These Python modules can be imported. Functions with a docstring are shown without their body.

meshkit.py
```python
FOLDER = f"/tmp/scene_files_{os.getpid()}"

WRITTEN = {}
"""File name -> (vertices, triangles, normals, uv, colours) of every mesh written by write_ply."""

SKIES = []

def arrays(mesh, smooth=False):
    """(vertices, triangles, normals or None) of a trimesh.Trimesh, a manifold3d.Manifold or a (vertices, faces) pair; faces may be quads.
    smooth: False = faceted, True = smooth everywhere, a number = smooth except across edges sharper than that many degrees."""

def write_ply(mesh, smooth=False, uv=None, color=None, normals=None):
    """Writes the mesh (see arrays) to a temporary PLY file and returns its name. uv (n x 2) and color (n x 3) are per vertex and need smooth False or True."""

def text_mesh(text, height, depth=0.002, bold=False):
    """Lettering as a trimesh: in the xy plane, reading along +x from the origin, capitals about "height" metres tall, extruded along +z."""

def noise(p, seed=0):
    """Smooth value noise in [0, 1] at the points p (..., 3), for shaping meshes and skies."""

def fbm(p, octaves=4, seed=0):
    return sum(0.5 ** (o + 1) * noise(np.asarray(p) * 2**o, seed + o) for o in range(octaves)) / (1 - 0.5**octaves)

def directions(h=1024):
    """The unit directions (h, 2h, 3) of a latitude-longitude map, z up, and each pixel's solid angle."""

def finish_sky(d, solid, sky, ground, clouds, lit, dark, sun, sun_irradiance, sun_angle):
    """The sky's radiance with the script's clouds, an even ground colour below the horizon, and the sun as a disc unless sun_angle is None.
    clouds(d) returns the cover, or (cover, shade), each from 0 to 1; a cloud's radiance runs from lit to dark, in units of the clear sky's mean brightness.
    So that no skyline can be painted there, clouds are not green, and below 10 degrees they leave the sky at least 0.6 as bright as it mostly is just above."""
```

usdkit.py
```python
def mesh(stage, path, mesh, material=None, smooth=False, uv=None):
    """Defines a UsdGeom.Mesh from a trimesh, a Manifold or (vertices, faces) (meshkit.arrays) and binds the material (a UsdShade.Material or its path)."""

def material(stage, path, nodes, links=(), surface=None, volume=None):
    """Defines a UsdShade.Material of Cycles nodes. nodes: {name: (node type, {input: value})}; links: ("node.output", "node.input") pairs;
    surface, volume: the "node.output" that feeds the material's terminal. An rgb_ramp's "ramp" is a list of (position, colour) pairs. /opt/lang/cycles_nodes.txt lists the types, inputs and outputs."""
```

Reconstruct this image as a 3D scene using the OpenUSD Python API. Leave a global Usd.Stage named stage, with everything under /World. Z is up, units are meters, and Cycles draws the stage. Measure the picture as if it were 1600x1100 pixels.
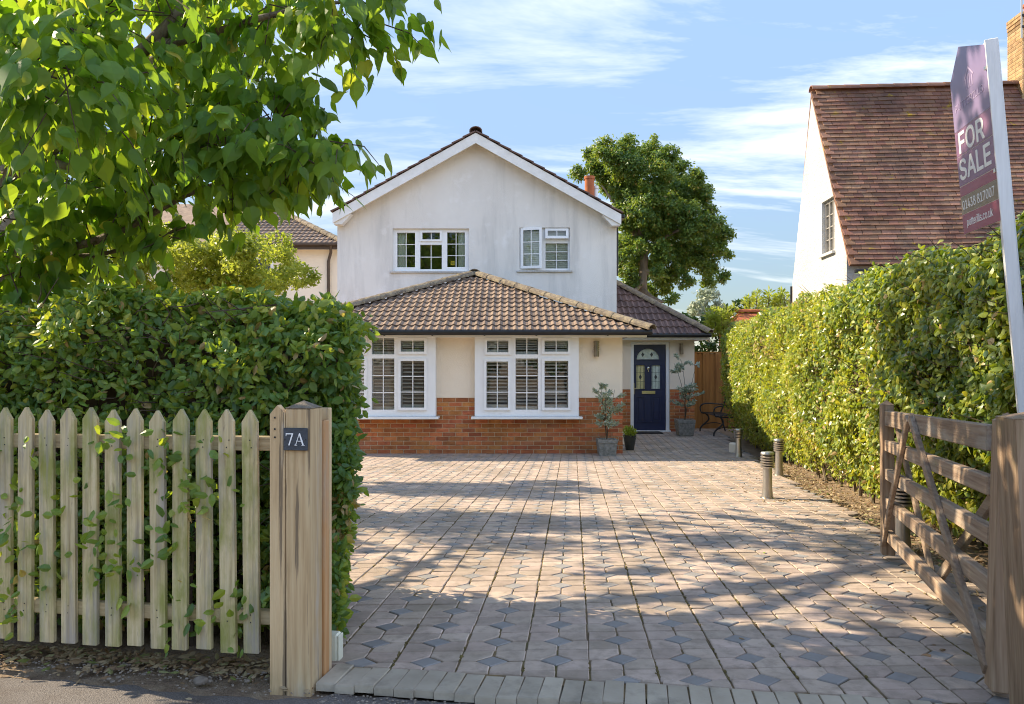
import math, random
import numpy as np
import trimesh
import shapely.geometry as sg
import shapely.ops as so
from shapely import affinity
from pxr import Gf, Sdf, Usd, UsdGeom, UsdLux, UsdShade, Vt
import usdkit, meshkit

stage = Usd.Stage.CreateInMemory()
UsdGeom.SetStageUpAxis(stage, UsdGeom.Tokens.z)
UsdGeom.SetStageMetersPerUnit(stage, 1.0)
UsdGeom.Xform.Define(stage, '/World')
UsdGeom.Scope.Define(stage, '/World/Looks')
V3 = lambda *a: np.array(a, float)

# ------------------------------------------------------------------ camera, sky, sun, exposure
EYE, F = 1.57, 1150.0 / 1600.0           # eye height, focal length over picture width
cam = UsdGeom.Camera.Define(stage, '/World/camera')
cam.CreateHorizontalApertureAttr(36.0)
cam.CreateFocalLengthAttr(36.0 * F)
cam.CreateVerticalApertureOffsetAttr(36.0 * 17.0 / 1600.0)
cam.CreateClippingRangeAttr(Gf.Vec2f(0.05, 5000))
cam.AddTransformOp().Set(Gf.Matrix4d(1, 0, 0, 0, 0, 0, 1, 0, 0, -1, 0, 0, 0, 0, EYE, 1))
cam.CreateExposureAttr(1.52)

SUN = V3(-1.35, 0.50, 1.0); SUN /= np.linalg.norm(SUN)
sun = UsdLux.DistantLight.Define(stage, '/World/sun')
sun.CreateIntensityAttr(0.92); sun.CreateAngleAttr(0.5); sun.CreateNormalizeAttr(True)
sun.CreateColorAttr(Gf.Vec3f(1.0, 0.85, 0.63))
_x = np.cross([0, 0, 1.0], SUN); _x /= np.linalg.norm(_x); _y = np.cross(SUN, _x)
sun.AddTransformOp().Set(Gf.Matrix4d(*_x, 0, *_y, 0, *SUN, 0, 0, 0, 0, 1))

sky = UsdLux.DomeLight.Define(stage, '/World/sky')
skm = usdkit.material(stage, '/World/Looks/sky', {
    'sky': ('sky_texture', dict(sky_type='single_scattering', sun_disc=False, sun_elevation=float(math.asin(SUN[2])),
                                sun_rotation=float(math.atan2(SUN[0], SUN[1])), air_density=1.0, aerosol_density=0.3, ozone_density=2.0)),
    'tc': ('texture_coordinate', {}),
    'sep': ('separate_xyz', {}),
    'zb': ('math', dict(math_type='add', value2=0.22)),
    'dx': ('math', dict(math_type='divide')), 'dy': ('math', dict(math_type='divide')),
    'com': ('combine_xyz', {}),
    'map': ('mapping', dict(scale=(0.5, 1.6, 1.0), rotation=(0, 0, 0.5), location=(7.5, 4.1, 0))),
    'n': ('noise_texture', dict(scale=1.35, detail=9, roughness=0.62, distortion=0.35)),
    'r': ('rgb_ramp', dict(ramp=[(0.0, (0, 0, 0)), (0.49, (0, 0, 0)), (0.585, (0.45,) * 3), (0.69, (1.0,) * 3), (1, (1, 1, 1))])),
    'side': ('map_range', dict(from_min=-0.35, from_max=0.45, to_min=0.3, to_max=1.0, clamp=True)),
    'mul': ('math', dict(math_type='multiply')),
    'mix': ('mix_color', dict(b=(7.0, 6.85, 6.7), use_clamp=False)),
    'bw': ('rgb_to_bw', {}), 'rel': ('math', dict(math_type='divide', value2=2.3)), 'pw': ('math', dict(math_type='power', value2=-0.93)), 'soft': ('vector_math', dict(math_type='scale')),
    'hs': ('hsv', dict(hue=0.5, saturation=0.9, value=1.0, fac=1.0)),
    'bg': ('background_shader', dict(strength=0.094)),
}, [('tc.generated', 'sep.vector'), ('sep.z', 'zb.value1'), ('sep.x', 'dx.value1'), ('sep.y', 'dy.value1'), ('zb.value', 'dx.value2'), ('zb.value', 'dy.value2'),
    ('dx.value', 'com.x'), ('dy.value', 'com.y'), ('com.vector', 'map.vector'), ('map.vector', 'n.vector'), ('n.fac', 'r.fac'),
    ('sep.x', 'side.value'), ('r.color', 'mul.value1'), ('side.result', 'mul.value2'), ('mul.value', 'mix.fac'),
    ('sky.color', 'bw.color'), ('bw.val', 'rel.value1'), ('rel.value', 'pw.value1'), ('sky.color', 'soft.vector1'), ('pw.value', 'soft.scale'), ('soft.vector', 'hs.color'), ('hs.color', 'mix.a'), ('mix.result', 'bg.color')], surface='bg.background')
UsdShade.MaterialBindingAPI.Apply(sky.GetPrim()).Bind(skm)

# ------------------------------------------------------------------ helpers: prims
_count = {}
def numbered(path):
    n = _count.get(path, 0); _count[path] = n + 1
    return path if n == 0 else '%s_%03d' % (path, n)

def tag(p, label=None, cat=None, group=None, kind=None):
    p = p.GetPrim() if hasattr(p, 'GetPrim') else p
    for k, v in (('label', label), ('category', cat), ('group', group), ('kind', kind)):
        if v is not None: p.SetCustomDataByKey(k, v)
    return p

def thing(name, label=None, cat=None, loc=(0, 0, 0), rz=0.0, group=None, kind=None, m4=None):
    x = UsdGeom.Xform.Define(stage, numbered('/World/' + name))
    if m4 is not None: x.AddTransformOp().Set(Gf.Matrix4d(*np.asarray(m4).T.ravel().tolist()))
    else:
        x.AddTranslateOp().Set(Gf.Vec3d(*map(float, loc)))
        if rz: x.AddRotateZOp().Set(math.degrees(rz))
    tag(x, label, cat, group, kind)
    return x.GetPrim()

def sub(parent, name, label=None):
    x = UsdGeom.Xform.Define(stage, numbered(str(parent.GetPath()) + '/' + name)).GetPrim()
    tag(x, label); return x

def part(parent, name, m, mat, smooth=False, label=None, kind=None, rnd=None, uv=None):
    """one Mesh prim; m is a Mb, a trimesh or (v, f)"""
    if isinstance(m, Mb):
        if rnd is None and m.r: rnd = np.concatenate(m.r)
        m = m.vf()
    base = '/World' if parent is None else str(parent.GetPath())
    path = numbered(base + '/' + name)
    if rnd is not None and smooth not in (False, True): smooth = False
    p = usdkit.mesh(stage, path, m, MATS[mat], smooth=smooth)
    n = len(p.GetPointsAttr().Get())
    if rnd is None: rnd = (hash_(path),)
    rnd = np.atleast_1d(np.asarray(rnd, np.float32))
    if len(rnd) == n and n > 1:
        UsdGeom.PrimvarsAPI(p).CreatePrimvar('rnd', Sdf.ValueTypeNames.FloatArray, 'vertex').Set(Vt.FloatArray.FromNumpy(rnd))
    else:
        UsdGeom.PrimvarsAPI(p).CreatePrimvar('rnd', Sdf.ValueTypeNames.FloatArray, 'vertex').Set(Vt.FloatArray.FromNumpy(np.full(n, rnd[0], np.float32)))
    tag(p, label, kind=kind)
    return p.GetPrim()

def hash_(s):
    h = 2166136261
    for c in s.encode(): h = ((h ^ c) * 16777619) & 0xffffffff
    return ((h ^ (h >> 15)) & 0xffff) / 65535.0

def top(name, m, mat, label, cat, group=None, kind=None, smooth=False, rnd=None):
    p = part(None, name, m, mat, smooth, rnd=rnd); tag(p, label, cat, group, kind); return p

def dup(src, name, loc, rz, label, group=None):
    d = src.GetCustomData()
    x = UsdGeom.Xform.Define(stage, numbered('/World/' + name))
    x.GetPrim().GetReferences().AddInternalReference(src.GetPath())
    x.ClearXformOpOrder()
    x.AddTranslateOp(opSuffix='here').Set(Gf.Vec3d(*map(float, loc))); x.AddRotateZOp(opSuffix='here').Set(math.degrees(rz))
    tag(x, label, d['category'], group or d.get('group'))
    x.GetPrim().SetInstanceable(True)
    return x.GetPrim()

# ------------------------------------------------------------------ helpers: meshes
class Mb:
    def __init__(s): s.v, s.f, s.r, s.n = [], [], [], 0
    def add(s, v, f, rnd=None):
        v = np.asarray(v, float).reshape(-1, 3); f = np.asarray(f, int)
        if f.shape[1] == 4: f = np.vstack([f[:, [0, 1, 2]], f[:, [0, 2, 3]]])
        s.v.append(v); s.f.append(f + s.n); s.n += len(v)
        s.r.append(np.full(len(v), 0.5 if rnd is None else rnd) if np.ndim(rnd if rnd is not None else 0) == 0 else np.asarray(rnd))
        return s
    def m(s, vf, rnd=None): return s.add(vf[0], vf[1], rnd)
    def tm(s, t, rnd=None): return s.add(t.vertices, t.faces, rnd)
    def vf(s): return np.vstack(s.v), np.vstack(s.f)

_corn = np.array([(x, y, z) for x in (-1, 1) for y in (-1, 1) for z in (-1, 1)], float)
_tpl = []
for c in _corn:
    for k in range(3):
        e = np.ones(3); e[k] = 0; _tpl.append((c, e))       # vertex pulled in on the two other axes... (kept on axis k's face)
_TV = np.array([c for c, e in _tpl]); _TE = np.array([1 - e for c, e in _tpl])
_hull = trimesh.convex.convex_hull(_TV * (1 - 0.1 * (1 - _TE)))
def _order():
    pts = _TV * (1 - 0.1 * (1 - _TE)); idx = [int(np.argmin(((pts - p) ** 2).sum(1))) for p in _hull.vertices]
    return np.array(idx)[_hull.faces]
_TF = _order()
def bx(x0, x1, y0, y1, z0, z1, b=0.003):
    """box with chamfered edges"""
    h = np.array([x1 - x0, y1 - y0, z1 - z0]) / 2.0; c = np.array([x1 + x0, y1 + y0, z1 + z0]) / 2.0
    b = min(b, h.min() * 0.45)
    return c + _TV * (h - b * (1 - _TE)), _TF
def xf(vf, rz=0, ry=0, rx=0, t=(0, 0, 0), o=(0, 0, 0)):
    v = np.asarray(vf[0]) - np.asarray(o)
    for ax, a in (((1, 0, 0), rx), ((0, 1, 0), ry), ((0, 0, 1), rz)):
        if a: v = v @ trimesh.transformations.rotation_matrix(a, ax)[:3, :3].T
    return v + np.asarray(o) + np.asarray(t), vf[1]
def bar(p, q, w, t, up=(0, 0, 1), b=0.003, ext=0.0):
    """chamfered beam from p to q; w across (perpendicular to up), t along up"""
    p, q = np.asarray(p, float), np.asarray(q, float); d = q - p; L = np.linalg.norm(d); d /= L
    s = np.cross(d, up); s /= np.linalg.norm(s); u = np.cross(s, d)
    v, f = bx(-ext, L + ext, -w / 2, w / 2, -t / 2, t / 2, b)
    return p + v[:, :1] * d + v[:, 1:2] * -s + v[:, 2:] * u, f
def ext(poly, y, t):
    """shapely polygon drawn in x, z, back face at y, front face at y - t"""
    out = Mb()
    for g in getattr(poly, 'geoms', [poly]):
        if g.is_empty or g.area < 1e-7: continue
        m = trimesh.creation.extrude_polygon(g, t, engine='earcut'); v = np.array(m.vertices)
        out.add(np.c_[v[:, 0], y - v[:, 2], v[:, 1]], m.faces)
    return out
def R(x0, x1, z0, z1): return sg.box(min(x0, x1), min(z0, z1), max(x0, x1), max(z0, z1))
def tube(pts, rad, sides=8, cap=True):
    pts = np.asarray(pts, float); rad = np.broadcast_to(np.asarray(rad, float), len(pts)); n = len(pts)
    tan = np.gradient(pts, axis=0); tan /= np.linalg.norm(tan, axis=1)[:, None]
    ref = np.array([0.31, 0.17, 0.93]); v = []
    for p, t, r in zip(pts, tan, rad):
        a = np.cross(t, ref); a /= np.linalg.norm(a); b = np.cross(t, a); ref = np.cross(a, t)
        ang = np.arange(sides) / sides * 2 * np.pi
        v.append(p + r * (np.cos(ang)[:, None] * a + np.sin(ang)[:, None] * b))
    f = [(i * sides + k, i * sides + (k + 1) % sides, (i + 1) * sides + (k + 1) % sides, (i + 1) * sides + k) for i in range(n - 1) for k in range(sides)]
    v = np.vstack(v); f = np.array(f); f = np.vstack([f[:, [0, 1, 2]], f[:, [0, 2, 3]]])
    if cap:
        v = np.vstack([v, pts[:1], pts[-1:]]); c0, c1 = n * sides, n * sides + 1
        f = np.vstack([f, [(c0, (k + 1) % sides, k) for k in range(sides)], [(c1, (n - 1) * sides + k, (n - 1) * sides + (k + 1) % sides) for k in range(sides)]])
    return v, f
def lathe(prof, sides=20, loc=(0, 0, 0)):
    m = trimesh.creation.revolve(np.asarray(prof, float), sections=sides)
    return np.array(m.vertices) + np.asarray(loc), np.array(m.faces)
def spline(pts, n):
    pts = np.asarray(pts, float); t = np.linspace(0, 1, len(pts)); from scipy.interpolate import CubicSpline
    return CubicSpline(t, pts)(np.linspace(0, 1, n)) if len(pts) > 2 else np.linspace(pts[0], pts[1], n)

def PX(px, py, d):
    """the point that was surveyed at picture position (px, py) of a 1600 x 1100 picture, at depth d"""
    return V3((px - 800) / 1150 * d, d, EYE - (py - 567) / 1150 * d)
def gz(y):
    """height of the ground: the drive falls from the road to the house"""
    y = np.asarray(y, float)
    return np.where(y < 12.9, 0.504 - 0.0391 * np.maximum(y, -3.0), 0.0).clip(0)

# ------------------------------------------------------------------ materials
MATS = {}
def principled(name, stops, scale=(4, 4, 4), rough=0.7, bump=0.0, bscale=(60, 60, 60), rnd=0.0, sat=None, coord='position', spec=0.4, metal=0.0, detail=6,
               stain=None, second=None, hue=0.0, bdist=0.02, coat=0.0, thirds=None):
    """noise ramp -> per-piece value shift -> optional stains (a second noise mixing to a colour) -> principled"""
    N = {'g': ('geometry', {}), 't': ('texture_coordinate', {}), 'm': ('mapping', dict(scale=scale)), 'n': ('noise_texture', dict(scale=1.0, detail=detail, roughness=0.6)),
         'r': ('rgb_ramp', dict(ramp=stops)), 'p': ('principled_bsdf', dict(roughness=rough, specular_ior_level=spec, metallic=metal, coat_weight=coat))}
    src = 'g.position' if coord == 'position' else 't.object'
    Lk = [(src, 'm.vector'), ('m.vector', 'n.vector'), ('n.fac', 'r.fac')]
    col = 'r.color'
    if rnd or hue:
        N['a'] = ('attribute', dict(attribute='rnd')); N['mr'] = ('map_range', dict(to_min=1 - rnd, to_max=1 + rnd, clamp=False))
        N['h'] = ('hsv', dict(hue=0.5, saturation=1.0, value=1.0, fac=1.0))
        Lk += [('a.fac', 'mr.value'), ('mr.result', 'h.value'), (col, 'h.color')]; col = 'h.color'
        if hue:
            N['mh'] = ('map_range', dict(to_min=0.5 - hue, to_max=0.5 + hue, clamp=False)); N['w'] = ('math', dict(math_type='multiply', value2=7.31)); N['fr'] = ('math', dict(math_type='fraction'))
            Lk += [('a.fac', 'w.value1'), ('w.value', 'fr.value1'), ('fr.value', 'mh.value'), ('mh.result', 'h.hue')]
    for i, st in enumerate([s for s in (stain, second, thirds) if s]):
        c, sc, lo, hi, amt = st
        N.update({f'sm{i}': ('mapping', dict(scale=sc, location=(1.7 * i + 0.3, 2.1 * i, 0.7))), f'sn{i}': ('noise_texture', dict(scale=1.0, detail=7, roughness=0.65)),
                  f'sr{i}': ('map_range', dict(from_min=lo, from_max=hi, to_min=0.0, to_max=amt, clamp=True)), f'sx{i}': ('mix_color', dict(b=c))})
        Lk += [(src, f'sm{i}.vector'), (f'sm{i}.vector', f'sn{i}.vector'), (f'sn{i}.fac', f'sr{i}.value'), (f'sr{i}.result', f'sx{i}.fac'), (col, f'sx{i}.a')]
        col = f'sx{i}.result'
    Lk.append((col, 'p.base_color'))
    if bump:
        N.update({'bm': ('mapping', dict(scale=bscale)), 'bn': ('noise_texture', dict(scale=1.0, detail=5, roughness=0.6)), 'b': ('bump', dict(strength=bump, distance=bdist))})
        Lk += [(src, 'bm.vector'), ('bm.vector', 'bn.vector'), ('bn.fac', 'b.height'), ('b.normal', 'p.normal')]
    MATS[name] = usdkit.material(stage, '/World/Looks/' + name, N, Lk, surface='p.BSDF')

def leafmat(name, ramp, trans, mixf=0.4, rough=0.42, spec=0.45):
    MATS[name] = usdkit.material(stage, '/World/Looks/' + name, {
        'a': ('attribute', dict(attribute='rnd')), 'r': ('rgb_ramp', dict(ramp=ramp)), 'rt': ('rgb_ramp', dict(ramp=trans)),
        'g': ('geometry', {}), 'n': ('noise_texture', dict(scale=40.0, detail=3)), 'nm': ('map_range', dict(to_min=0.7, to_max=1.3)), 'h': ('hsv', dict(hue=0.5, saturation=1.0, value=1.0, fac=1.0)),
        'p': ('principled_bsdf', dict(roughness=rough, specular_ior_level=spec)), 't': ('translucent_bsdf', {}), 'mx': ('mix_closure', dict(fac=mixf))},
        [('a.fac', 'r.fac'), ('a.fac', 'rt.fac'), ('g.position', 'n.vector'), ('n.fac', 'nm.value'), ('nm.result', 'h.value'), ('r.color', 'h.color'), ('h.color', 'p.base_color'), ('rt.color', 't.color'),
         ('p.BSDF', 'mx.closure1'), ('t.BSDF', 'mx.closure2')], surface='mx.closure')

principled('render_grey', [(0.3, (0.65, 0.615, 0.56)), (0.7, (0.76, 0.73, 0.675))], (0.9, 0.9, 0.5), 0.9, 0.35, (45, 45, 45), stain=((0.40, 0.39, 0.365), (2.4, 2.4, 0.32), 0.50, 0.72, 0.5), second=((0.80, 0.78, 0.75), (2.2, 2.2, 2.2), 0.56, 0.7, 0.6))
principled('render_cream', [(0.3, (0.76, 0.65, 0.51)), (0.7, (0.82, 0.72, 0.58))], (1.2, 1.2, 1.2), 0.9, 0.25, (60, 60, 60), stain=((0.55, 0.47, 0.38), (2, 2, 0.7), 0.55, 0.8, 0.4))
principled('render_white', [(0.3, (0.49, 0.48, 0.455)), (0.7, (0.60, 0.59, 0.56))], (1, 1, 1), 0.9, 0.8, (14, 14, 14), stain=((0.44, 0.42, 0.39), (2.5, 2.5, 0.6), 0.5, 0.72, 0.6), bdist=0.05)
principled('brick', [(0.25, (0.29, 0.085, 0.03)), (0.5, (0.43, 0.145, 0.048)), (0.75, (0.52, 0.205, 0.08))], (9, 9, 9), 0.9, 0.5, (90, 90, 90), rnd=0.3, hue=0.012, stain=((0.16, 0.075, 0.05), (14, 14, 14), 0.58, 0.75, 0.6), second=((0.36, 0.25, 0.19), (1.2, 1.2, 3), 0.58, 0.72, 0.35))
principled('stock_brick', [(0.25, (0.20, 0.12, 0.06)), (0.5, (0.33, 0.21, 0.10)), (0.75, (0.42, 0.30, 0.16))], (9, 9, 9), 0.9, 0.5, (90, 90, 90), rnd=0.35, hue=0.01)
principled('mortar', [(0.3, (0.50, 0.38, 0.25)), (0.7, (0.60, 0.47, 0.32))], (20, 20, 20), 0.95, 0.4, (120, 120, 120))
principled('roof_tile', [(0.3, (0.17, 0.115, 0.08)), (0.7, (0.28, 0.20, 0.14))], (5, 5, 5), 0.85, 0.4, (120, 120, 120), rnd=0.22, stain=((0.07, 0.05, 0.045), (3, 3, 3), 0.52, 0.68, 0.7), second=((0.36, 0.30, 0.17), (26, 26, 26), 0.63, 0.72, 0.6))
principled('dark_roof_tile', [(0.3, (0.09, 0.055, 0.045)), (0.7, (0.17, 0.105, 0.085))], (5, 5, 5), 0.8, 0.4, (120, 120, 120), rnd=0.25, second=((0.30, 0.26, 0.18), (30, 30, 30), 0.64, 0.72, 0.5))
principled('ridge', [(0.3, (0.14, 0.11, 0.085)), (0.6, (0.25, 0.20, 0.14))], (8, 8, 8), 0.95, 0.8, (60, 60, 60), rnd=0.2, stain=((0.42, 0.34, 0.20), (16, 16, 16), 0.5, 0.62, 0.75), second=((0.06, 0.055, 0.05), (22, 22, 22), 0.56, 0.66, 0.7))
principled('clay_tile', [(0.25, (0.17, 0.085, 0.055)), (0.5, (0.29, 0.15, 0.095)), (0.75, (0.40, 0.235, 0.155))], (1.1, 1.1, 1.1), 0.9, 0.5, (80, 80, 80), rnd=0.28, hue=0.012, stain=((0.11, 0.07, 0.055), (1.1, 1.1, 1.1), 0.46, 0.62, 0.7), second=((0.40, 0.27, 0.03), (2.6, 2.6, 4.5), 0.63, 0.68, 0.9), thirds=((0.34, 0.27, 0.19), (14, 14, 14), 0.6, 0.7, 0.5))
principled('upvc', [(0.3, (0.76, 0.76, 0.75)), (0.7, (0.82, 0.82, 0.81))], (3, 3, 3), 0.35, spec=0.5)
principled('paint_white', [(0.3, (0.68, 0.66, 0.61)), (0.7, (0.80, 0.79, 0.76))], (4, 4, 4), 0.5, 0.1, (40, 40, 40))
principled('slat_white', [(0.3, (0.74, 0.73, 0.70)), (0.7, (0.78, 0.77, 0.74))], (3, 3, 3), 0.5)
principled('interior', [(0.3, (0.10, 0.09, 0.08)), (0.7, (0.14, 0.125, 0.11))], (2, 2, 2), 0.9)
principled('curtain', [(0.3, (0.62, 0.68, 0.58)), (0.7, (0.74, 0.79, 0.70))], (6, 6, 2), 0.9)
principled('blind', [(0.3, (0.62, 0.66, 0.58)), (0.7, (0.70, 0.73, 0.66))], (4, 4, 4), 0.8)
principled('gutter', [(0.3, (0.012, 0.011, 0.010)), (0.7, (0.022, 0.02, 0.018))], (6, 6, 6), 0.35)
principled('brown_pipe', [(0.3, (0.06, 0.04, 0.028)), (0.7, (0.09, 0.06, 0.04))], (6, 6, 6), 0.4)
principled('navy', [(0.3, (0.012, 0.017, 0.050)), (0.7, (0.016, 0.023, 0.062))], (3, 3, 30), 0.38, 0.08, (200, 200, 8), spec=0.5)
principled('chrome', [(0.3, (0.60, 0.58, 0.54)), (0.7, (0.70, 0.68, 0.64))], (8, 8, 8), 0.25, metal=1.0)
principled('steel', [(0.3, (0.46, 0.43, 0.38)), (0.7, (0.60, 0.57, 0.52))], (30, 30, 3), 0.36, 0.05, (200, 200, 10), metal=1.0, stain=((0.25, 0.18, 0.11), (20, 20, 9), 0.6, 0.75, 0.4))
principled('dark_metal', [(0.3, (0.018, 0.017, 0.017)), (0.7, (0.03, 0.028, 0.026))], (8, 8, 8), 0.45)
principled('frosted', [(0.3, (0.42, 0.50, 0.42)), (0.7, (0.60, 0.66, 0.56))], (14, 14, 14), 0.12, 0.5, (60, 60, 60), spec=0.8)
principled('frosted_gold', [(0.3, (0.46, 0.42, 0.18)), (0.7, (0.62, 0.56, 0.28))], (14, 14, 14), 0.12, 0.5, (60, 60, 60), spec=0.8)
principled('lead', [(0.3, (0.03, 0.035, 0.035)), (0.7, (0.06, 0.065, 0.06))], (8, 8, 8), 0.4)
principled('terracotta', [(0.3, (0.36, 0.10, 0.035)), (0.7, (0.46, 0.15, 0.055))], (10, 10, 10), 0.85, 0.3, (60, 60, 60))
principled('stone_pot', [(0.3, (0.17, 0.16, 0.14)), (0.7, (0.36, 0.34, 0.30))], (22, 22, 22), 0.95, 1.0, (60, 60, 60), stain=((0.08, 0.085, 0.06), (12, 12, 12), 0.52, 0.7, 0.6))
principled('glazed_pot', [(0.3, (0.02, 0.022, 0.018)), (0.7, (0.045, 0.045, 0.035))], (8, 8, 8), 0.25)
principled('fence_wood', [(0.25, (0.24, 0.095, 0.022)), (0.5, (0.34, 0.15, 0.035)), (0.75, (0.42, 0.20, 0.05))], (14, 14, 1.2), 0.8, 0.3, (90, 90, 4), rnd=0.2)
principled('picket_wood', [(0.25, (0.26, 0.195, 0.10)), (0.5, (0.55, 0.45, 0.25)), (0.75, (0.70, 0.59, 0.38))], (70, 70, 3.0), 0.85, 0.5, (160, 160, 5), rnd=0.16, coord='object', bdist=0.006,
           stain=((0.20, 0.22, 0.035), (6, 6, 2.6), 0.45, 0.62, 0.8), second=((0.14, 0.10, 0.07), (60, 60, 9), 0.60, 0.70, 0.6), thirds=((0.30, 0.27, 0.24), (14, 14, 1.6), 0.50, 0.64, 0.75))
principled('rail_wood', [(0.25, (0.26, 0.20, 0.11)), (0.5, (0.42, 0.335, 0.19)), (0.75, (0.52, 0.43, 0.26))], (3.0, 70, 70), 0.85, 0.5, (5, 160, 160), rnd=0.14, coord='object', bdist=0.006, stain=((0.16, 0.17, 0.04), (2.2, 5, 5), 0.5, 0.7, 0.6))
principled('post_wood', [(0.25, (0.34, 0.22, 0.105)), (0.5, (0.52, 0.37, 0.20)), (0.75, (0.62, 0.48, 0.28))], (55, 55, 2.2), 0.85, 0.5, (150, 150, 4), rnd=0.1, coord='object', bdist=0.006,
           stain=((0.10, 0.075, 0.05), (34, 34, 0.9), 0.60, 0.63, 0.75), second=((0.46, 0.42, 0.36), (9, 9, 1.6), 0.50, 0.64, 0.7), thirds=((0.20, 0.19, 0.06), (5, 5, 2.5), 0.58, 0.75, 0.5))
principled('post_wood_orange', [(0.25, (0.34, 0.16, 0.06)), (0.5, (0.48, 0.25, 0.10)), (0.75, (0.55, 0.33, 0.16))], (55, 55, 2.2), 0.8, 0.4, (150, 150, 4), coord='object', bdist=0.006, stain=((0.38, 0.32, 0.24), (6, 6, 1.6), 0.50, 0.66, 0.8))
principled('gate_wood', [(0.25, (0.16, 0.10, 0.062)), (0.5, (0.285, 0.20, 0.135)), (0.75, (0.39, 0.30, 0.21))], (2.5, 55, 55), 0.85, 0.5, (5, 150, 150), rnd=0.16, coord='object', bdist=0.006, stain=((0.36, 0.33, 0.28), (2.5, 9, 9), 0.52, 0.7, 0.6), second=((0.14, 0.15, 0.05), (3, 6, 6), 0.58, 0.75, 0.5))
principled('gate_wood_upright', [(0.25, (0.16, 0.098, 0.056)), (0.5, (0.285, 0.19, 0.118)), (0.75, (0.39, 0.285, 0.19))], (55, 55, 2.5), 0.85, 0.5, (150, 150, 5), rnd=0.14, coord='object', bdist=0.006, stain=((0.16, 0.15, 0.05), (6, 6, 2.0), 0.55, 0.75, 0.6))
principled('slate', [(0.3, (0.035, 0.04, 0.048)), (0.7, (0.06, 0.068, 0.08))], (14, 14, 30), 0.6, 0.4, (60, 60, 90))
principled('lettering_white', [(0.3, (0.76, 0.76, 0.75)), (0.7, (0.80, 0.80, 0.79))], (9, 9, 9), 0.6)
principled('board_purple', [(0.3, (0.205, 0.155, 0.27)), (0.7, (0.235, 0.18, 0.30))], (4, 4, 4), 0.22, spec=0.6)
principled('board_plum', [(0.3, (0.20, 0.10, 0.175)), (0.7, (0.23, 0.12, 0.20))], (4, 4, 4), 0.22, spec=0.6)
principled('board_red', [(0.3, (0.27, 0.06, 0.09)), (0.7, (0.30, 0.07, 0.105))], (4, 4, 4), 0.25, spec=0.6)
principled('board_olive', [(0.3, (0.20, 0.15, 0.085)), (0.7, (0.24, 0.185, 0.11))], (4, 4, 4), 0.25, spec=0.6)
principled('faded_print', [(0.3, (0.36, 0.29, 0.42)), (0.7, (0.40, 0.32, 0.46))], (9, 9, 9), 0.4)
principled('sign_post', [(0.3, (0.66, 0.66, 0.65)), (0.7, (0.78, 0.78, 0.77))], (60, 60, 4), 0.55, 0.15, (90, 90, 4), stain=((0.42, 0.40, 0.36), (9, 9, 1.5), 0.58, 0.75, 0.5))
principled('cream_plastic', [(0.3, (0.60, 0.58, 0.44)), (0.7, (0.70, 0.68, 0.54))], (9, 9, 9), 0.45)
principled('black_plastic', [(0.3, (0.014, 0.016, 0.02)), (0.7, (0.022, 0.026, 0.032))], (9, 9, 9), 0.3, spec=0.6)
principled('yellow_card', [(0.3, (0.75, 0.58, 0.03)), (0.7, (0.80, 0.64, 0.05))], (9, 9, 9), 0.6)
principled('rubber_mat', [(0.3, (0.02, 0.019, 0.018)), (0.7, (0.04, 0.038, 0.035))], (40, 40, 40), 0.95)
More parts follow.
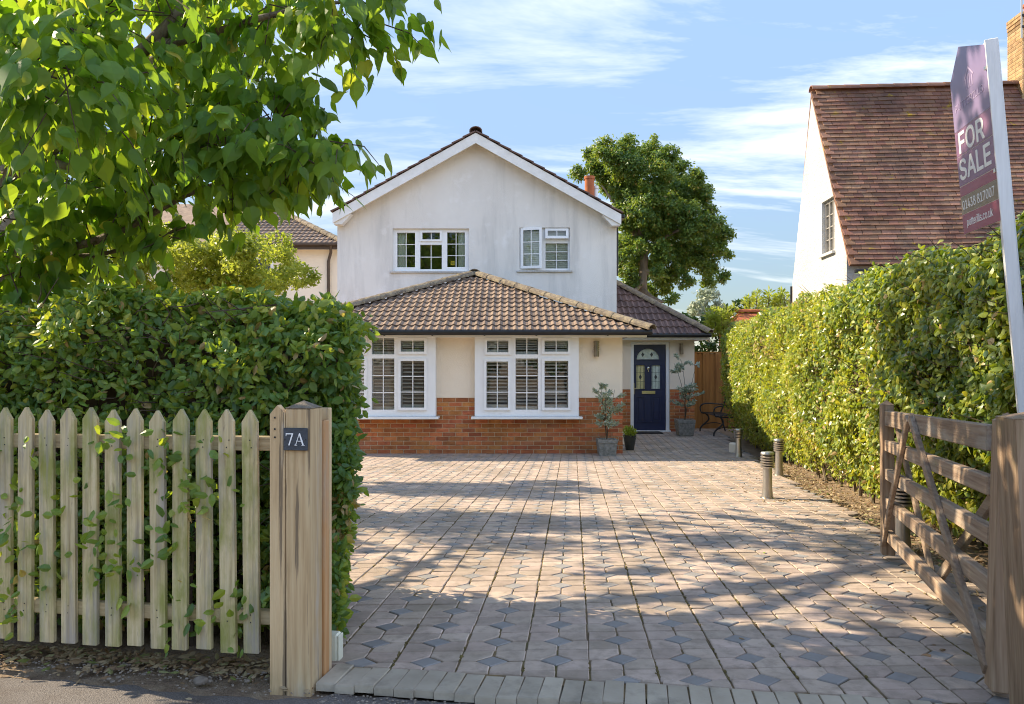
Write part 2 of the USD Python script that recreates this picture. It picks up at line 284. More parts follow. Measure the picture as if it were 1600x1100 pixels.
principled('bark', [(0.3, (0.10, 0.075, 0.05)), (0.7, (0.26, 0.21, 0.15))], (26, 26, 6), 0.95, 0.9, (50, 50, 12), stain=((0.30, 0.30, 0.22), (6, 6, 6), 0.55, 0.7, 0.5))
principled('twig', [(0.3, (0.05, 0.035, 0.022)), (0.7, (0.11, 0.08, 0.05))], (30, 30, 30), 0.95)
principled('far_trunk', [(0.3, (0.16, 0.12, 0.08)), (0.7, (0.36, 0.29, 0.20))], (5, 5, 2), 0.95, 0.8, (20, 20, 5))
principled('soil', [(0.25, (0.15, 0.10, 0.065)), (0.5, (0.27, 0.195, 0.125)), (0.75, (0.40, 0.31, 0.21))], (9, 9, 9), 0.98, 1.0, (45, 45, 45), stain=((0.31, 0.24, 0.16), (60, 60, 60), 0.58, 0.66, 0.8), second=((0.10, 0.07, 0.05), (2.5, 2.5, 2.5), 0.5, 0.7, 0.5))
principled('asphalt', [(0.25, (0.11, 0.095, 0.086)), (0.5, (0.18, 0.16, 0.145)), (0.75, (0.27, 0.24, 0.22))], (150, 150, 150), 0.92, 1.0, (170, 170, 170), detail=3, bdist=0.012, stain=((0.10, 0.07, 0.05), (5, 5, 5), 0.5, 0.7, 0.6), second=((0.30, 0.27, 0.24), (260, 260, 260), 0.62, 0.68, 0.7))
principled('bedding', [(0.3, (0.10, 0.07, 0.04)), (0.55, (0.20, 0.14, 0.07)), (0.8, (0.34, 0.24, 0.11))], (11, 11, 11), 0.98, 0.8, (90, 90, 90), stain=((0.10, 0.10, 0.025), (3, 3, 3), 0.50, 0.66, 0.7))
_pv = dict(rough=0.88, bump=0.5, bscale=(170, 170, 170), bdist=0.006)
principled('paver_pink', [(0.3, (0.405, 0.31, 0.24)), (0.7, (0.505, 0.395, 0.315))], (3, 3, 3), rnd=0.2, hue=0.008, stain=((0.27, 0.215, 0.165), (16, 16, 16), 0.47, 0.68, 0.75), second=((0.55, 0.48, 0.41), (120, 120, 120), 0.60, 0.68, 0.5), thirds=((0.23, 0.18, 0.125), (1.9, 1.9, 1.9), 0.46, 0.66, 0.7), **_pv)
principled('paver_grey', [(0.3, (0.215, 0.20, 0.185)), (0.7, (0.295, 0.28, 0.26))], (4, 4, 4), rnd=0.18, stain=((0.20, 0.17, 0.14), (10, 10, 10), 0.52, 0.72, 0.6), second=((0.30, 0.29, 0.27), (120, 120, 120), 0.62, 0.68, 0.5), **_pv)
principled('edging', [(0.3, (0.34, 0.285, 0.21)), (0.7, (0.45, 0.385, 0.29))], (5, 5, 5), rnd=0.12, stain=((0.14, 0.12, 0.09), (6, 6, 6), 0.5, 0.72, 0.7), second=((0.38, 0.36, 0.32), (130, 130, 130), 0.6, 0.68, 0.5), **_pv)
leafmat('leaf_tree', [(0, (0.07, 0.155, 0.028)), (0.5, (0.12, 0.25, 0.036)), (0.9, (0.20, 0.34, 0.055)), (1, (0.42, 0.36, 0.06))], [(0, (0.26, 0.46, 0.02)), (0.6, (0.45, 0.62, 0.03)), (1, (0.74, 0.66, 0.05))], 0.5)
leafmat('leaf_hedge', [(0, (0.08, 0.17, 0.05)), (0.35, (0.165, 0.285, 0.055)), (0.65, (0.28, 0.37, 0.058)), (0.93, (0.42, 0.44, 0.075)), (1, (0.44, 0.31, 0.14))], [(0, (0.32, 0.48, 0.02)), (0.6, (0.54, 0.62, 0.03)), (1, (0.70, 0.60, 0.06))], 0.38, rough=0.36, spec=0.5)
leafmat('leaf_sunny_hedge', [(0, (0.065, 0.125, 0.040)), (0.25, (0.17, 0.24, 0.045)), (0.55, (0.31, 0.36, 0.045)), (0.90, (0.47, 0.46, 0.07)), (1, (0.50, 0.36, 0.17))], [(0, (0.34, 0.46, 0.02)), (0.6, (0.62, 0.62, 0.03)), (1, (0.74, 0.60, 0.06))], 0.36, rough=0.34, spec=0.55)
leafmat('leaf_oak', [(0, (0.045, 0.11, 0.032)), (0.55, (0.12, 0.215, 0.042)), (0.9, (0.23, 0.30, 0.052)), (1, (0.36, 0.24, 0.08))], [(0, (0.22, 0.36, 0.03)), (1, (0.50, 0.56, 0.05))], 0.36)
leafmat('leaf_gold', [(0, (0.16, 0.22, 0.03)), (0.5, (0.27, 0.33, 0.045)), (1, (0.40, 0.42, 0.09))], [(0, (0.46, 0.56, 0.04)), (1, (0.68, 0.70, 0.10))], 0.45)
leafmat('leaf_silver', [(0, (0.26, 0.32, 0.22)), (0.5, (0.42, 0.48, 0.35)), (1, (0.56, 0.60, 0.47))], [(0, (0.26, 0.34, 0.22)), (1, (0.42, 0.48, 0.34))], 0.3)
leafmat('leaf_dark', [(0, (0.03, 0.075, 0.024)), (0.6, (0.075, 0.15, 0.034)), (1, (0.14, 0.21, 0.045))], [(0, (0.12, 0.24, 0.015)), (1, (0.30, 0.42, 0.03))], 0.35)
leafmat('leaf_dry', [(0, (0.18, 0.10, 0.05)), (0.5, (0.34, 0.23, 0.12)), (0.85, (0.48, 0.38, 0.23)), (1, (0.16, 0.22, 0.04))], [(0, (0.2, 0.1, 0.04)), (1, (0.4, 0.3, 0.12))], 0.2, rough=0.7)
principled('moss', [(0.3, (0.10, 0.07, 0.025)), (0.6, (0.20, 0.15, 0.045)), (0.8, (0.16, 0.17, 0.04))], (40, 40, 40), 0.98, 0.8, (200, 200, 200))
principled('grey_frame', [(0.3, (0.30, 0.28, 0.25)), (0.7, (0.40, 0.37, 0.33))], (9, 9, 9), 0.6)
principled('grit', [(0.3, (0.17, 0.135, 0.10)), (0.7, (0.31, 0.26, 0.21))], (30, 30, 30), 0.95, rnd=0.3)
principled('weathered_cap', [(0.3, (0.16, 0.13, 0.10)), (0.7, (0.27, 0.23, 0.18))], (40, 40, 40), 0.95, 0.6, (90, 90, 90))
principled('bronze', [(0.3, (0.20, 0.17, 0.13)), (0.7, (0.30, 0.26, 0.20))], (30, 30, 3), 0.4, metal=1.0)
MATS['pane'] = usdkit.material(stage, '/World/Looks/pane', {'fr': ('fresnel', dict(IOR=1.55)), 't': ('transparent_bsdf', dict(color=(0.97, 0.98, 0.975))), 'g': ('glossy_bsdf', dict(color=(1, 1, 1), roughness=0.01)), 'm': ('mix_closure', {})},
    [('fr.fac', 'm.fac'), ('t.BSDF', 'm.closure1'), ('g.BSDF', 'm.closure2')], surface='m.closure')

rng = np.random.default_rng(7)
exec_marks = []
# ------------------------------------------------------------------ ground, road, driveway
def sheet(xs, ys, off, jitter=0.0, seed=0):
    X, Y = np.meshgrid(xs, ys); Z = gz(Y) + off
    if jitter: Z = Z + jitter * (meshkit.fbm(np.stack([X * 3, Y * 3, 0 * X], -1), 4, seed) - 0.5)
    n, m = X.shape; i = np.arange(n * m).reshape(n, m)
    f = np.stack([i[:-1, :-1], i[:-1, 1:], i[1:, 1:], i[1:, :-1]], -1).reshape(-1, 4)
    return np.stack([X, Y, Z], -1).reshape(-1, 3), np.vstack([f[:, [0, 1, 2]], f[:, [0, 2, 3]]])
FA = math.radians(-9.0)                                              # the frontage runs a little towards the viewer on the right
ca, sa = math.cos(FA), math.sin(FA)
def front(x):                                                        # y of the frontage line (road side edge of the drive)
    return 2.685 + (x + 0.70) * math.tan(FA)
xs = np.r_[-400, -100, -30, np.linspace(-9, 9, 90), 30, 100, 400]
ys = np.r_[-400, -60, -3, np.linspace(-1, 13, 140), np.linspace(13.5, 22, 18), 40, 100, 500, 1500]
tag(part(None, 'ground', sheet(xs, ys, -0.045, 0.03, 3), 'soil', True), kind='structure')

# asphalt road with a ragged edge, as a grid that follows the slope
def ragged(poly_edge_x, n=160): pass
RX = np.linspace(-7, 7, 281); EDG = np.array([front(x) for x in RX])
wob = (meshkit.fbm(np.c_[RX * 3.1, 0 * RX, 0 * RX], 4, 5) - 0.5) * 0.10 + (meshkit.fbm(np.c_[RX * 14, 0 * RX, 0 * RX], 3, 6) - 0.5) * 0.05
rows = [EDG - 0.025 - np.where(RX < -0.66, 0.04 + 0.0 * RX, 0.0) + wob, EDG - 0.14, EDG - 0.35, EDG * 0 + 1.4, EDG * 0 + 0.2, EDG * 0 - 4.5]
vv = []
for k, r in enumerate(rows):
    z = gz(r) + [-0.034, -0.018, -0.012, -0.01, -0.01, -0.01][k] + (meshkit.fbm(np.c_[RX * 9, r * 9, 0 * RX], 3, 8) - 0.5) * (0.010 if k < 4 else 0)
    vv.append(np.c_[RX, r, z])
n = len(RX); i = np.arange(len(rows) * n).reshape(len(rows), n)
f = np.stack([i[1:, :-1], i[1:, 1:], i[:-1, 1:], i[:-1, :-1]], -1).reshape(-1, 4)
tag(part(None, 'road', (np.vstack(vv), f), 'asphalt', True), kind='structure')

# driveway: bedding, pavers laid in octagon-and-diamond cells, edging blocks
drive = thing('driveway', kind='structure')
DV = V3(0.0826, 1.0, 0); DU = V3(1.0, 0.035, 0)                      # along and across the strips
CW, CP = 0.258, 0.225
def right_edge(y): return 2.83 + 0.174 * (y - 5.75)
def left_edge(y): return -0.735 + 0.075 * 0 if y < 2.9 else (-0.735 - 0.32 * (y - 2.9) if y < 4.2 else -1.15 - 1.2 * (y - 4.2))
def in_drive(p):
    x, y = p[0], p[1]
    if y > 17.3 or x > right_edge(y) + 0.25 * math.sin(y * 2.1) * 0.15 or x < max(left_edge(y), -4.6): return False
    if y > 12.72 and x < 1.92: return False
    if y > 16.82 and x < 4.2: return False
    return (y - front(x)) > 0.19
ol = np.array([(left_edge(y) if y > 2.9 else -0.735, y) for y in np.r_[2.64, np.linspace(2.9, 4.2, 5), np.linspace(4.4, 7.1, 6)]] + [(-4.62, 7.1), (-4.62, 13.2)] + [(2.2, 13.2), (2.2, 17.3), (4.6, 17.3)] + [(right_edge(y) + 0.02, y) for y in np.linspace(15.5, 2.2, 20)])
dpoly = sg.Polygon(ol).buffer(0)
cut = sg.Polygon([(-9, front(-9) + 0.02), (9, front(9) + 0.02), (9, 30), (-9, 30)])
dpoly = dpoly.intersection(cut)
bv, bf = trimesh.creation.triangulate_polygon(dpoly.segmentize(0.35), engine='earcut')
# (grid for the bedding so that it follows the bend of the ground)
gx, gy = np.meshgrid(np.arange(-4.7, 4.7, 0.12), np.arange(2.2, 17.4, 0.12)); gi = np.arange(gx.size).reshape(gx.shape)
gq = np.stack([gi[:-1, :-1], gi[:-1, 1:], gi[1:, 1:], gi[1:, :-1]], -1).reshape(-1, 4)
pts = np.c_[gx.ravel(), gy.ravel()]
import shapely
inside = shapely.contains_xy(dpoly.buffer(-0.01), pts[:, 0], pts[:, 1]); gq = gq[inside[gq].all(1)]
bz = gz(pts[:, 1]) - 0.006 + (meshkit.noise(np.c_[pts * 9, 0 * pts[:, 0]], 2) - 0.5) * 0.006
_u, _inv = np.unique(gq, return_inverse=True)
tag(part(drive, 'bedding', (np.c_[pts, bz][_u], _inv.reshape(gq.shape)), 'bedding', True))

def slab(poly, z_off, gap, rise, tilt):
    """a paver: bevelled prism over a convex polygon (n x 2), its top following the ground"""
    c = poly.mean(0); n = len(poly)
    d = poly - c; L = np.linalg.norm(d, axis=1, keepdims=True)
    a = c + d * (1 - gap / L); b = c + d * (1 - (gap + 0.0045) / L)
    def lift(p, dz): return np.c_[p, gz(p[:, 1]) + z_off + dz + (p - c) @ tilt]
    v = np.vstack([lift(a, -0.03), lift(a, -0.0035), lift(b, 0.0)])
    i = np.arange(n); j = (i + 1) % n
    f = [np.stack([i, j, j + n], 1), np.stack([i, j + n, i + n], 1), np.stack([i + n, j + n, j + 2 * n], 1), np.stack([i + n, j + 2 * n, i + 2 * n], 1),
         np.stack([np.full(n - 2, 2 * n), 2 * n + i[1:-1], 2 * n + i[2:]], 1)]
    return v, np.vstack(f)
hw, hd = CW * 0.25, CP * 0.25
O0 = V3(-0.735 + 0.14, 2.90, 0)
cells = []
for a in range(-34, 24):
    for b in range(-6, 68):
        c = O0 + DU * (a * CW) + DV * (b * CP)
        if not (-5.2 < c[0] < 5 and 2.0 < c[1] < 17.6): continue
        cells.append(c)
dia = np.array([(hw, 0), (0, hd), (-hw, 0), (0, -hd)])
quad = np.array([(hw, 0), (CW / 2, 0), (CW / 2, CP / 2), (0, CP / 2), (0, hd)])
EDGEHALF = sg.Polygon([(-9, front(-9) + .196), (9, front(9) + .196), (9, 9), (-9, 9)])
def m_ok(w): m = w.mean(0); return -0.735 < m[0] < 2.45
pieces = []
for c in cells:
    loc = [('grey', dia, 0)]
    for sx, sy in ((1, 1), (-1, 1), (-1, -1), (1, -1)):
        q = quad * np.array([sx, sy])
        if sx * sy < 0: q = q[::-1]
        loc.append(('pink', q, 0))
    for kind, q, _ in loc:
        w = c[:2] + q[:, :1] * DU[:2] + q[:, 1:] * DV[:2]
        if kind == 'pink':                                          # the long joints are wider than the others
            w = w + 0.0012 * np.sign(c[:2] - w) * (np.abs(q[:, :1]) > CW * 0.49) * np.array([1, 0])
        if (w[:, 1] - front(w[:, 0])).min() <= 0.192 and m_ok(w):       # cut to the edging
            pc = sg.Polygon(w).intersection(EDGEHALF)
            if pc.is_empty or pc.area < 0.0009 or pc.geom_type != 'Polygon': continue
            w = np.array(sg.polygon.orient(pc.simplify(0.002)).exterior.coords)[:-1]
            if len(w) < 3: continue
            pieces.append((math.hypot(*w.mean(0)), kind, w)); continue
        m = w.mean(0)
        if in_drive(m) and (w[:, 1] - front(w[:, 0])).min() > 0.192: pieces.append((math.hypot(m[0], m[1]), kind, w))
pieces.sort(key=lambda t: t[0])
mbs = {'pink': Mb(), 'grey': Mb()}
seen = 0
prg = np.random.default_rng(21)
for dist, kind, w in pieces:
    m = w.mean(0)
    vis = abs(m[0] * 1150 / m[1]) < 800 and 567 + 1150 * (EYE - gz(m[1])) / m[1] < 1100 and m[0] / m[1] * 1150 + 800 > 505
    w = w + prg.normal(0, 0.0016, 2) + (w - m) @ np.array([[0, 1], [-1, 0]]) * prg.normal(0, 0.012)
    s = slab(w, prg.normal(0, 0.0012), prg.uniform(0.0022, 0.0050), 0, prg.normal(0, 0.010, 2))
    r = float(np.clip(prg.normal(0.5, 0.22), 0, 1))
    if vis and seen < 300:
        seen += 1; part(drive, 'paver', s, 'paver_' + kind, rnd=r)
    else: mbs[kind].m(s, r)
for k in mbs: part(drive, 'more_pavers', mbs[k], 'paver_' + k, kind='stuff')
k = 0; x = -0.72; EB = 0.0735
while x < 1.85:
    y0 = front(x) - 0.005; y1 = front(x + EB) - 0.005; jit = prg.normal(0, 0.006); ln = 0.192
    q = np.array([(x, y0 + jit), (x + EB, y1 + jit), (x + EB + 0.0826 * ln - 0.004 + 0.02, y1 + ln + jit), (x + 0.0826 * ln + 0.02, y0 + ln + jit)])
    part(drive, 'edging_block', slab(q, 0.001 + prg.normal(0, 0.0015), 0.0035, 0, prg.normal(0, 0.012, 2)), 'edging', rnd=float(prg.uniform(0.1, 0.9)))
    x += EB

# ------------------------------------------------------------------ the house
HG = 12.70      # front wall of the single-storey front block
HU = 16.80      # wall of the gable and of the door
def xz(px, py, d): p = PX(px, py, d); return p[0], p[2]
def rect_px(x0, y0, x1, y1, d):
    a, b = xz(x0, y1, d), xz(x1, y0, d); return R(a[0], b[0], a[1], b[1])
house = thing('detached_house', 'white rendered detached house with brown tiled front roof and navy door', 'house')
BT = 0.968                                                          # top of the brickwork
zwh, zws, zev = 2.015, 0.655, 2.10
bayL = (PX(518, 0, 12.6)[0], PX(681, 0, 12.6)[0]); bayR = (PX(742, 0, 12.6)[0], PX(904, 0, 12.6)[0])
XR, XL = 1.905, -3.995
gx1_ = PX(963.5, 0, 16.8)[0]
holes = so.unary_union([R(b[0] + 0.02, b[1] - 0.02, zws, zwh) for b in (bayL, bayR)])
part(house, 'wall', ext(R(XL, XR, BT, zev + 0.05).difference(holes), HG + 0.25, 0.255), 'render_cream')
brickwall = part(house, 'brick_wall', ext(R(XL, XR, -0.1, BT).difference(holes), HG + 0.25, 0.245), 'mortar')
part(house, 'wall', ext(R(HG + 0.252, HU, -0.1, 2.15), 0, 0.2).vf() if False else bx(XR - 0.2, XR, HG + 0.252, HU - 0.01, -0.1, 2.15), 'render_cream')
part(house, 'wall', bx(XL, XL + 0.2, HG + 0.252, HU - 0.01, -0.1, 2.15), 'render_cream')
dX0, dX1 = PX(985.5, 0, HU)[0], PX(1046.5, 0, HU)[0]
XC = PX(1085, 0, HU)[0]
doorhole = R(dX0, dX1, -0.2, 2.05)
part(house, 'wall', ext(R(XR + 0.002, XC, BT, 2.22).difference(doorhole), HU + 0.25, 0.25), 'render_cream')
brickwall2 = part(house, 'brick_wall', ext(R(XR + 0.002, dX0, -0.1, BT), HU + 0.25, 0.242), 'mortar')
brickwall3 = part(house, 'brick_wall', ext(R(dX1, XC, -0.1, BT), HU + 0.25, 0.242), 'mortar')
part(house, 'wall', bx(XC - 0.25, XC - 0.002, HU + 0.252, 22, -0.1, 2.2), 'render_cream')
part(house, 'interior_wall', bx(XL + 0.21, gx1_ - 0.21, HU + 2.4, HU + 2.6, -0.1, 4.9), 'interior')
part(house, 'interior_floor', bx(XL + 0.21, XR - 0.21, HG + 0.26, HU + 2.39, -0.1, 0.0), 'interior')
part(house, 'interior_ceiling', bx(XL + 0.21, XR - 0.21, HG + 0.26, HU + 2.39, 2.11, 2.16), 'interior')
# bricks
brg = np.random.default_rng(5)
BL, BH, CO = 0.225, 0.0745, 0.0745
def bricks(x0, x1, y, wall, avoid, rows=13, proud=0.007):
    for r in range(rows):
        z = r * CO + 0.003; x = x0 - (BL / 2 if r % 2 else 0)
        while x < x1 - 0.02:
            a, b = max(x, x0) + 0.005, min(x + BL, x1) - 0.005
            x += BL
            if b - a < 0.03: continue
            pc = R(a, b, z, z + CO - 0.010).difference(avoid)
            for g in getattr(pc, 'geoms', [pc]):
                if g.is_empty or g.area < 0.0015: continue
                u0, w0, u1, w1 = g.bounds
                d = proud + brg.normal(0, 0.0012)
                part(wall, 'brick', bx(u0, u1, y - d, y + 0.02, w0, w1, 0.004), 'brick', rnd=float(np.clip(brg.normal(0.5, 0.26), 0, 1)))
avoid = so.unary_union([R(b[0] - 0.01, b[1] + 0.01, zws - 0.035, 3) for b in (bayL, bayR)])
bricks(-3.0, XR + 0.012, HG + 0.005, brickwall, avoid)
bricks(PX(971, 0, HU)[0], dX0 - 0.004, HU + 0.008, brickwall2, R(0, 0.01, -1, -.9))
bricks(dX1 + 0.004, XC + 0.008, HU + 0.008, brickwall3, R(0, 0.01, -1, -.9))

# ---- windows
def window(parent, rects, outer, y, depth=0.10, sash=(), bars_h=(), label=None, slat=True, sill=True, skip=(), curtain=None, blind=False, bar_rows=None):
    """rects: glass openings (x0, x1, z0, z1); sash: indices with a raised opening frame"""
    w = sub(parent, 'window', label)
    glass = so.unary_union([R(*r) for r in rects])
    fr = R(*outer).difference(so.unary_union([R(*rects[i]) if i not in skip else R(rects[i][0] - 0.03, rects[i][1] + 0.03, rects[i][2] - 0.03, rects[i][3] + 0.03) for i in range(len(rects))]))
    part(w, 'frame', ext(fr, y + depth, depth), 'upvc')
    for i in sash:
        if i in skip: continue
        r = rects[i]; e = 0.042
        part(w, 'sash', ext(R(r[0] - e, r[1] + e, r[2] - e, r[3] + e).difference(R(r[0] + 0.003, r[1] - 0.003, r[2] + 0.003, r[3] - 0.003)), y + 0.002, 0.024), 'upvc')
    for i, r in enumerate(rects):
        if i in skip: continue
        part(w, 'pane', bx(r[0] - 0.004, r[1] + 0.004, y + 0.045, y + 0.051, r[2] - 0.004, r[3] + 0.004, 0.001), 'pane')
        xm = (r[0] + r[1]) / 2
        part(w, 'glazing_bar', bx(xm - 0.008, xm + 0.008, y + 0.030, y + 0.044, r[2], r[3], 0.002), 'upvc')
        for k in range(1, (bar_rows or {}).get(i, 1)):
            z = r[3] - (r[3] - r[2]) * k / bar_rows[i]
            part(w, 'glazing_bar', bx(r[0], r[1], y + 0.031, y + 0.0435, z - 0.008, z + 0.008, 0.002), 'upvc')
    if slat:
        for i, r in enumerate(rects):
            nst = max(2, int(round((r[3] - r[2]) / 0.070)))
            part(w, 'shutter_frame', ext(R(r[0] - 0.05, r[1] + 0.05, r[2] - 0.05, r[3] + 0.05).difference(R(r[0] + 0.012, r[1] - 0.012, r[2] + 0.05, r[3] - 0.03)), y + 0.165, 0.022), 'slat_white')
            for k in range(nst):
                z = r[2] + 0.075 + (r[3] - r[2] - 0.11) * (k + 0.5) / nst
                s = bx((r[0] + 0.014), (r[1] - 0.014), y + 0.085, y + 0.140, z - 0.005, z + 0.005, 0.002)
                part(w, 'slat', xf(s, rx=0.36 + 0.02 * (k % 3), o=(0, y + 0.113, z)), 'slat_white')
    if sill:
        part(w, 'sill', bx(outer[0] - 0.06, outer[1] + 0.06, y - 0.10, y + depth - 0.005, outer[2] - 0.045, outer[2] - 0.002, 0.008), 'upvc' if slat else 'render_white')
    return w
def gl(x0, y0, x1, y1, d): a, b = xz(x0, y1, d), xz(x1, y0, d); return (a[0], b[0], a[1], b[1])
BY = 12.56
def c1(x, y): return 540 + x / 4.2105, 500 + y / 4.2105
def glz(x0, y0, x1, y1): (a, b), (c, d) = c1(x0, y0), c1(x1, y1); return gl(a, b, c, d, BY + 0.03)
lightsR = [glz(930, 135, 1072, 213), glz(1118, 120, 1266, 226), glz(1307, 135, 1464, 210), glz(926, 272, 1070, 577), glz(1118, 253, 1266, 590), glz(1307, 268, 1464, 577)]
rows6 = {0: 1, 1: 1, 2: 1, 3: 3, 4: 3, 5: 3}
oR = (bayR[0], bayR[1], zws + 0.004, zwh)
wR = window(house, lightsR, oR, BY, 0.13, sash=(0, 2, 3, 5), label='white bay window to the left of the wall light', bar_rows=rows6)
sh = (bayL[0] - bayR[0])
lightsL = [(r[0] + sh, r[1] + sh, r[2], r[3]) for r in lightsR]
oL = (bayL[0], bayL[1], zws + 0.004, zwh)
wL = window(house, lightsL, oL, BY, 0.13, sash=(0, 2, 3, 5), label='white bay window half hidden by the hedge', bar_rows=rows6)
for w, b in ((wR, bayR), (wL, bayL)):                                # the cheeks of the shallow bays
    for s in (0, 1):
        part(w, 'cheek', bx(b[s] - 0.03 if s else b[s], b[s] if s else b[s] + 0.03, BY + 0.132, HG + 0.02, zws, zwh, 0.003), 'upvc')
# upper windows in the gable
UY = HU + 0.06
def c2(x, y): return 590 + x / 5.0, 330 + y / 5.0
def glu(x0, y0, x1, y1): (a, b), (c, d) = c2(x0, y0), c2(x1, y1); return gl(a, b, c, d, UY)
U1 = [glu(152, 167, 292, 438), glu(348, 166, 488, 222), glu(332, 262, 502, 453), glu(543, 165, 682, 436)]
oU1 = (*(lambda a, b: (a[0], b[0]))(xz(*c2(122, 0), UY), xz(*c2(715, 0), UY)), xz(*c2(0, 470), UY)[1], xz(*c2(0, 138), UY)[1])
U2 = [glu(1140, 152, 1268, 430), glu(1328, 158, 1470, 202), glu(1312, 250, 1486, 448)]
oU2 = (*(lambda a, b: (a[0], b[0]))(xz(*c2(1108, 0), UY), xz(*c2(1500, 0), UY)), xz(*c2(0, 464), UY)[1], xz(*c2(0, 132), UY)[1])
gx0, gx1 = PX(527, 0, HU)[0], PX(963.5, 0, HU)[0]
GA = -0.815
RS = 0.56                                                           # rise per metre of the main roof
def rz_under(x): return 6.60 - RS * abs(x - GA)                     # underside of the main roof at the gable
gable = sg.Polygon([(gx0, 2.16), (gx1, 2.16), (gx1, rz_under(gx1)), (GA, rz_under(GA)), (gx0, rz_under(gx0))])
ghole = so.unary_union([R(*oU1), R(*oU2)])
part(house, 'gable_wall', ext(gable.difference(ghole), HU + 0.25, 0.25), 'render_grey')
part(house, 'wall', bx(gx0, gx0 + 0.2, HU + 0.252, 24, 2.16, rz_under(gx0) - 0.1), 'render_grey')
part(house, 'wall', bx(gx1 - 0.2, gx1, HU + 0.252, 24, 2.16, rz_under(gx1) - 0.1), 'render_grey')
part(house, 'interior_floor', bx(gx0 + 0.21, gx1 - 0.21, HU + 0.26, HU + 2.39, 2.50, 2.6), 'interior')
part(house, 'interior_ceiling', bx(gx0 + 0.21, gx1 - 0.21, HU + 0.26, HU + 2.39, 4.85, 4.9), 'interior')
w1 = window(house, U1, oU1, UY, 0.09, sash=(1,), label='wide upstairs window with curtains and glazing bars', slat=False, bar_rows={0: 3, 1: 1, 2: 2, 3: 3})
for x0, x1 in ((U1[0][0] - 0.05, U1[0][0] + 0.20), (U1[3][1] - 0.16, U1[3][1] + 0.06)):
    n = 36; xx = np.linspace(x0, x1, n); yy = UY + 0.13 + 0.022 * np.sin(np.arange(n) * 1.1); z0, z1 = oU1[2] - 0.1, oU1[3]
    v = np.vstack([np.c_[xx, yy, np.full(n, z0)], np.c_[xx, yy, np.full(n, z1)], np.c_[xx, yy + 0.004, np.full(n, z0)], np.c_[xx, yy + 0.004, np.full(n, z1)]])
    i = np.arange(n - 1); f = np.vstack([np.stack([i, i + 1, n + i + 1, n + i], 1), np.stack([2 * n + i + 1, 2 * n + i, 3 * n + i, 3 * n + i + 1], 1)])
    part(w1, 'curtain', (v, f), 'curtain', True)
cx, cz = xz(*c2(585, 402), UY)
part(w1, 'notice', bx(cx - 0.045, cx + 0.045, UY + 0.056, UY + 0.060, cz - 0.05, cz + 0.05, 0.001), 'yellow_card', label='small yellow card stuck inside the pane')
for k, (wz, hz) in enumerate(((0.018, 0.004), (-0.018, 0.004))):
    part(w1, 'notice_line', bx(cx - 0.03, cx + 0.03, UY + 0.0525, UY + 0.0545, cz + wz - hz, cz + wz + hz, 0.0005), 'lead')
w2 = window(house, U2, oU2, UY, 0.09, sash=(), label='upstairs window with its left casement open', slat=False, skip=(0, 1), bar_rows={0: 3, 1: 1, 2: 3})
def open_sash(w, r, hinge, ang, nrow, axis):
    e = 0.058
    def put(nm, vf, m):
        vf = vf.vf() if isinstance(vf, Mb) else vf
        part(w, nm, xf(vf, rz=ang if axis == 'z' else 0, rx=ang if axis == 'x' else 0, o=hinge), m)
    put('sash', ext(R(r[0] - e, r[1] + e, r[2] - e, r[3] + e).difference(R(*r)), UY - 0.002, 0.04), 'upvc')
    put('pane', bx(r[0] - .004, r[1] + .004, UY - 0.022, UY - 0.017, r[2] - .004, r[3] + .004, 0.001), 'pane')
    xm = (r[0] + r[1]) / 2
    put('glazing_bar', bx(xm - .008, xm + .008, UY - 0.036, UY - 0.023, r[2], r[3], 0.002), 'upvc')
    for k in range(1, nrow):
        z = r[3] - (r[3] - r[2]) * k / nrow
        put('glazing_bar', bx(r[0], r[1], UY - 0.0355, UY - 0.0235, z - .008, z + .008, 0.002), 'upvc')
r = U2[0]; open_sash(w2, r, (r[0] - 0.058, UY - 0.002, 0), -0.24, 3, 'z')
r = U2[1]; open_sash(w2, r, (0, UY - 0.002, r[3] + 0.058), -0.22, 1, 'x')
for i in (0, 1, 2):
    r = U2[i]; nb = int((r[3] - r[2]) / 0.043)
    for k in range(nb + 2):
        z = r[2] + (k - 0.5) * 0.043
        part(w2, 'blind_slat', xf(bx(r[0] - 0.03, r[1] + 0.03, UY + 0.065, UY + 0.115, z - 0.002, z + 0.002, 0.001), rx=1.15, o=(0, UY + 0.09, z)), 'blind')

# ---- front door
DY = HU + 0.09
fd = sub(house, 'front_door', 'navy panelled front door with arched leaded glass')
sx0, sx1 = PX(990, 0, DY)[0], PX(1040, 0, DY)[0]; sz0, sz1 = PX(0, 675, DY)[2] + 0.03, PX(0, 538.5, DY)[2]
def c6(x, y): return 960 + x / 5.5, 520 + y / 5.5
def rd(x0, y0, x1, y1): (a, b), (c, d) = c6(x0, y0), c6(x1, y1); return gl(a, b, c, d, DY)
arch_c = xz(*c6(288, 228), DY); ar = (PX(c6(384, 0)[0], 0, DY)[0] - PX(c6(191, 0)[0], 0, DY)[0]) / 2
arch = sg.Point(arch_c).buffer(ar, 24).intersection(R(-9, 9, arch_c[1], 9)); arch = affinity.scale(arch, 1, 0.95, origin=arch_c)
gL, gR = rd(188, 278, 260, 482), rd(320, 278, 393, 482)
pL, pR, pB = rd(200, 555, 262, 757), rd(328, 555, 392, 757), rd(196, 768, 400, 826)
slabp = R(sx0, sx1, sz0, sz1).difference(so.unary_union([arch, R(*gL), R(*gR)]))
part(fd, 'slab', ext(slabp, DY + 0.045, 0.045), 'navy')
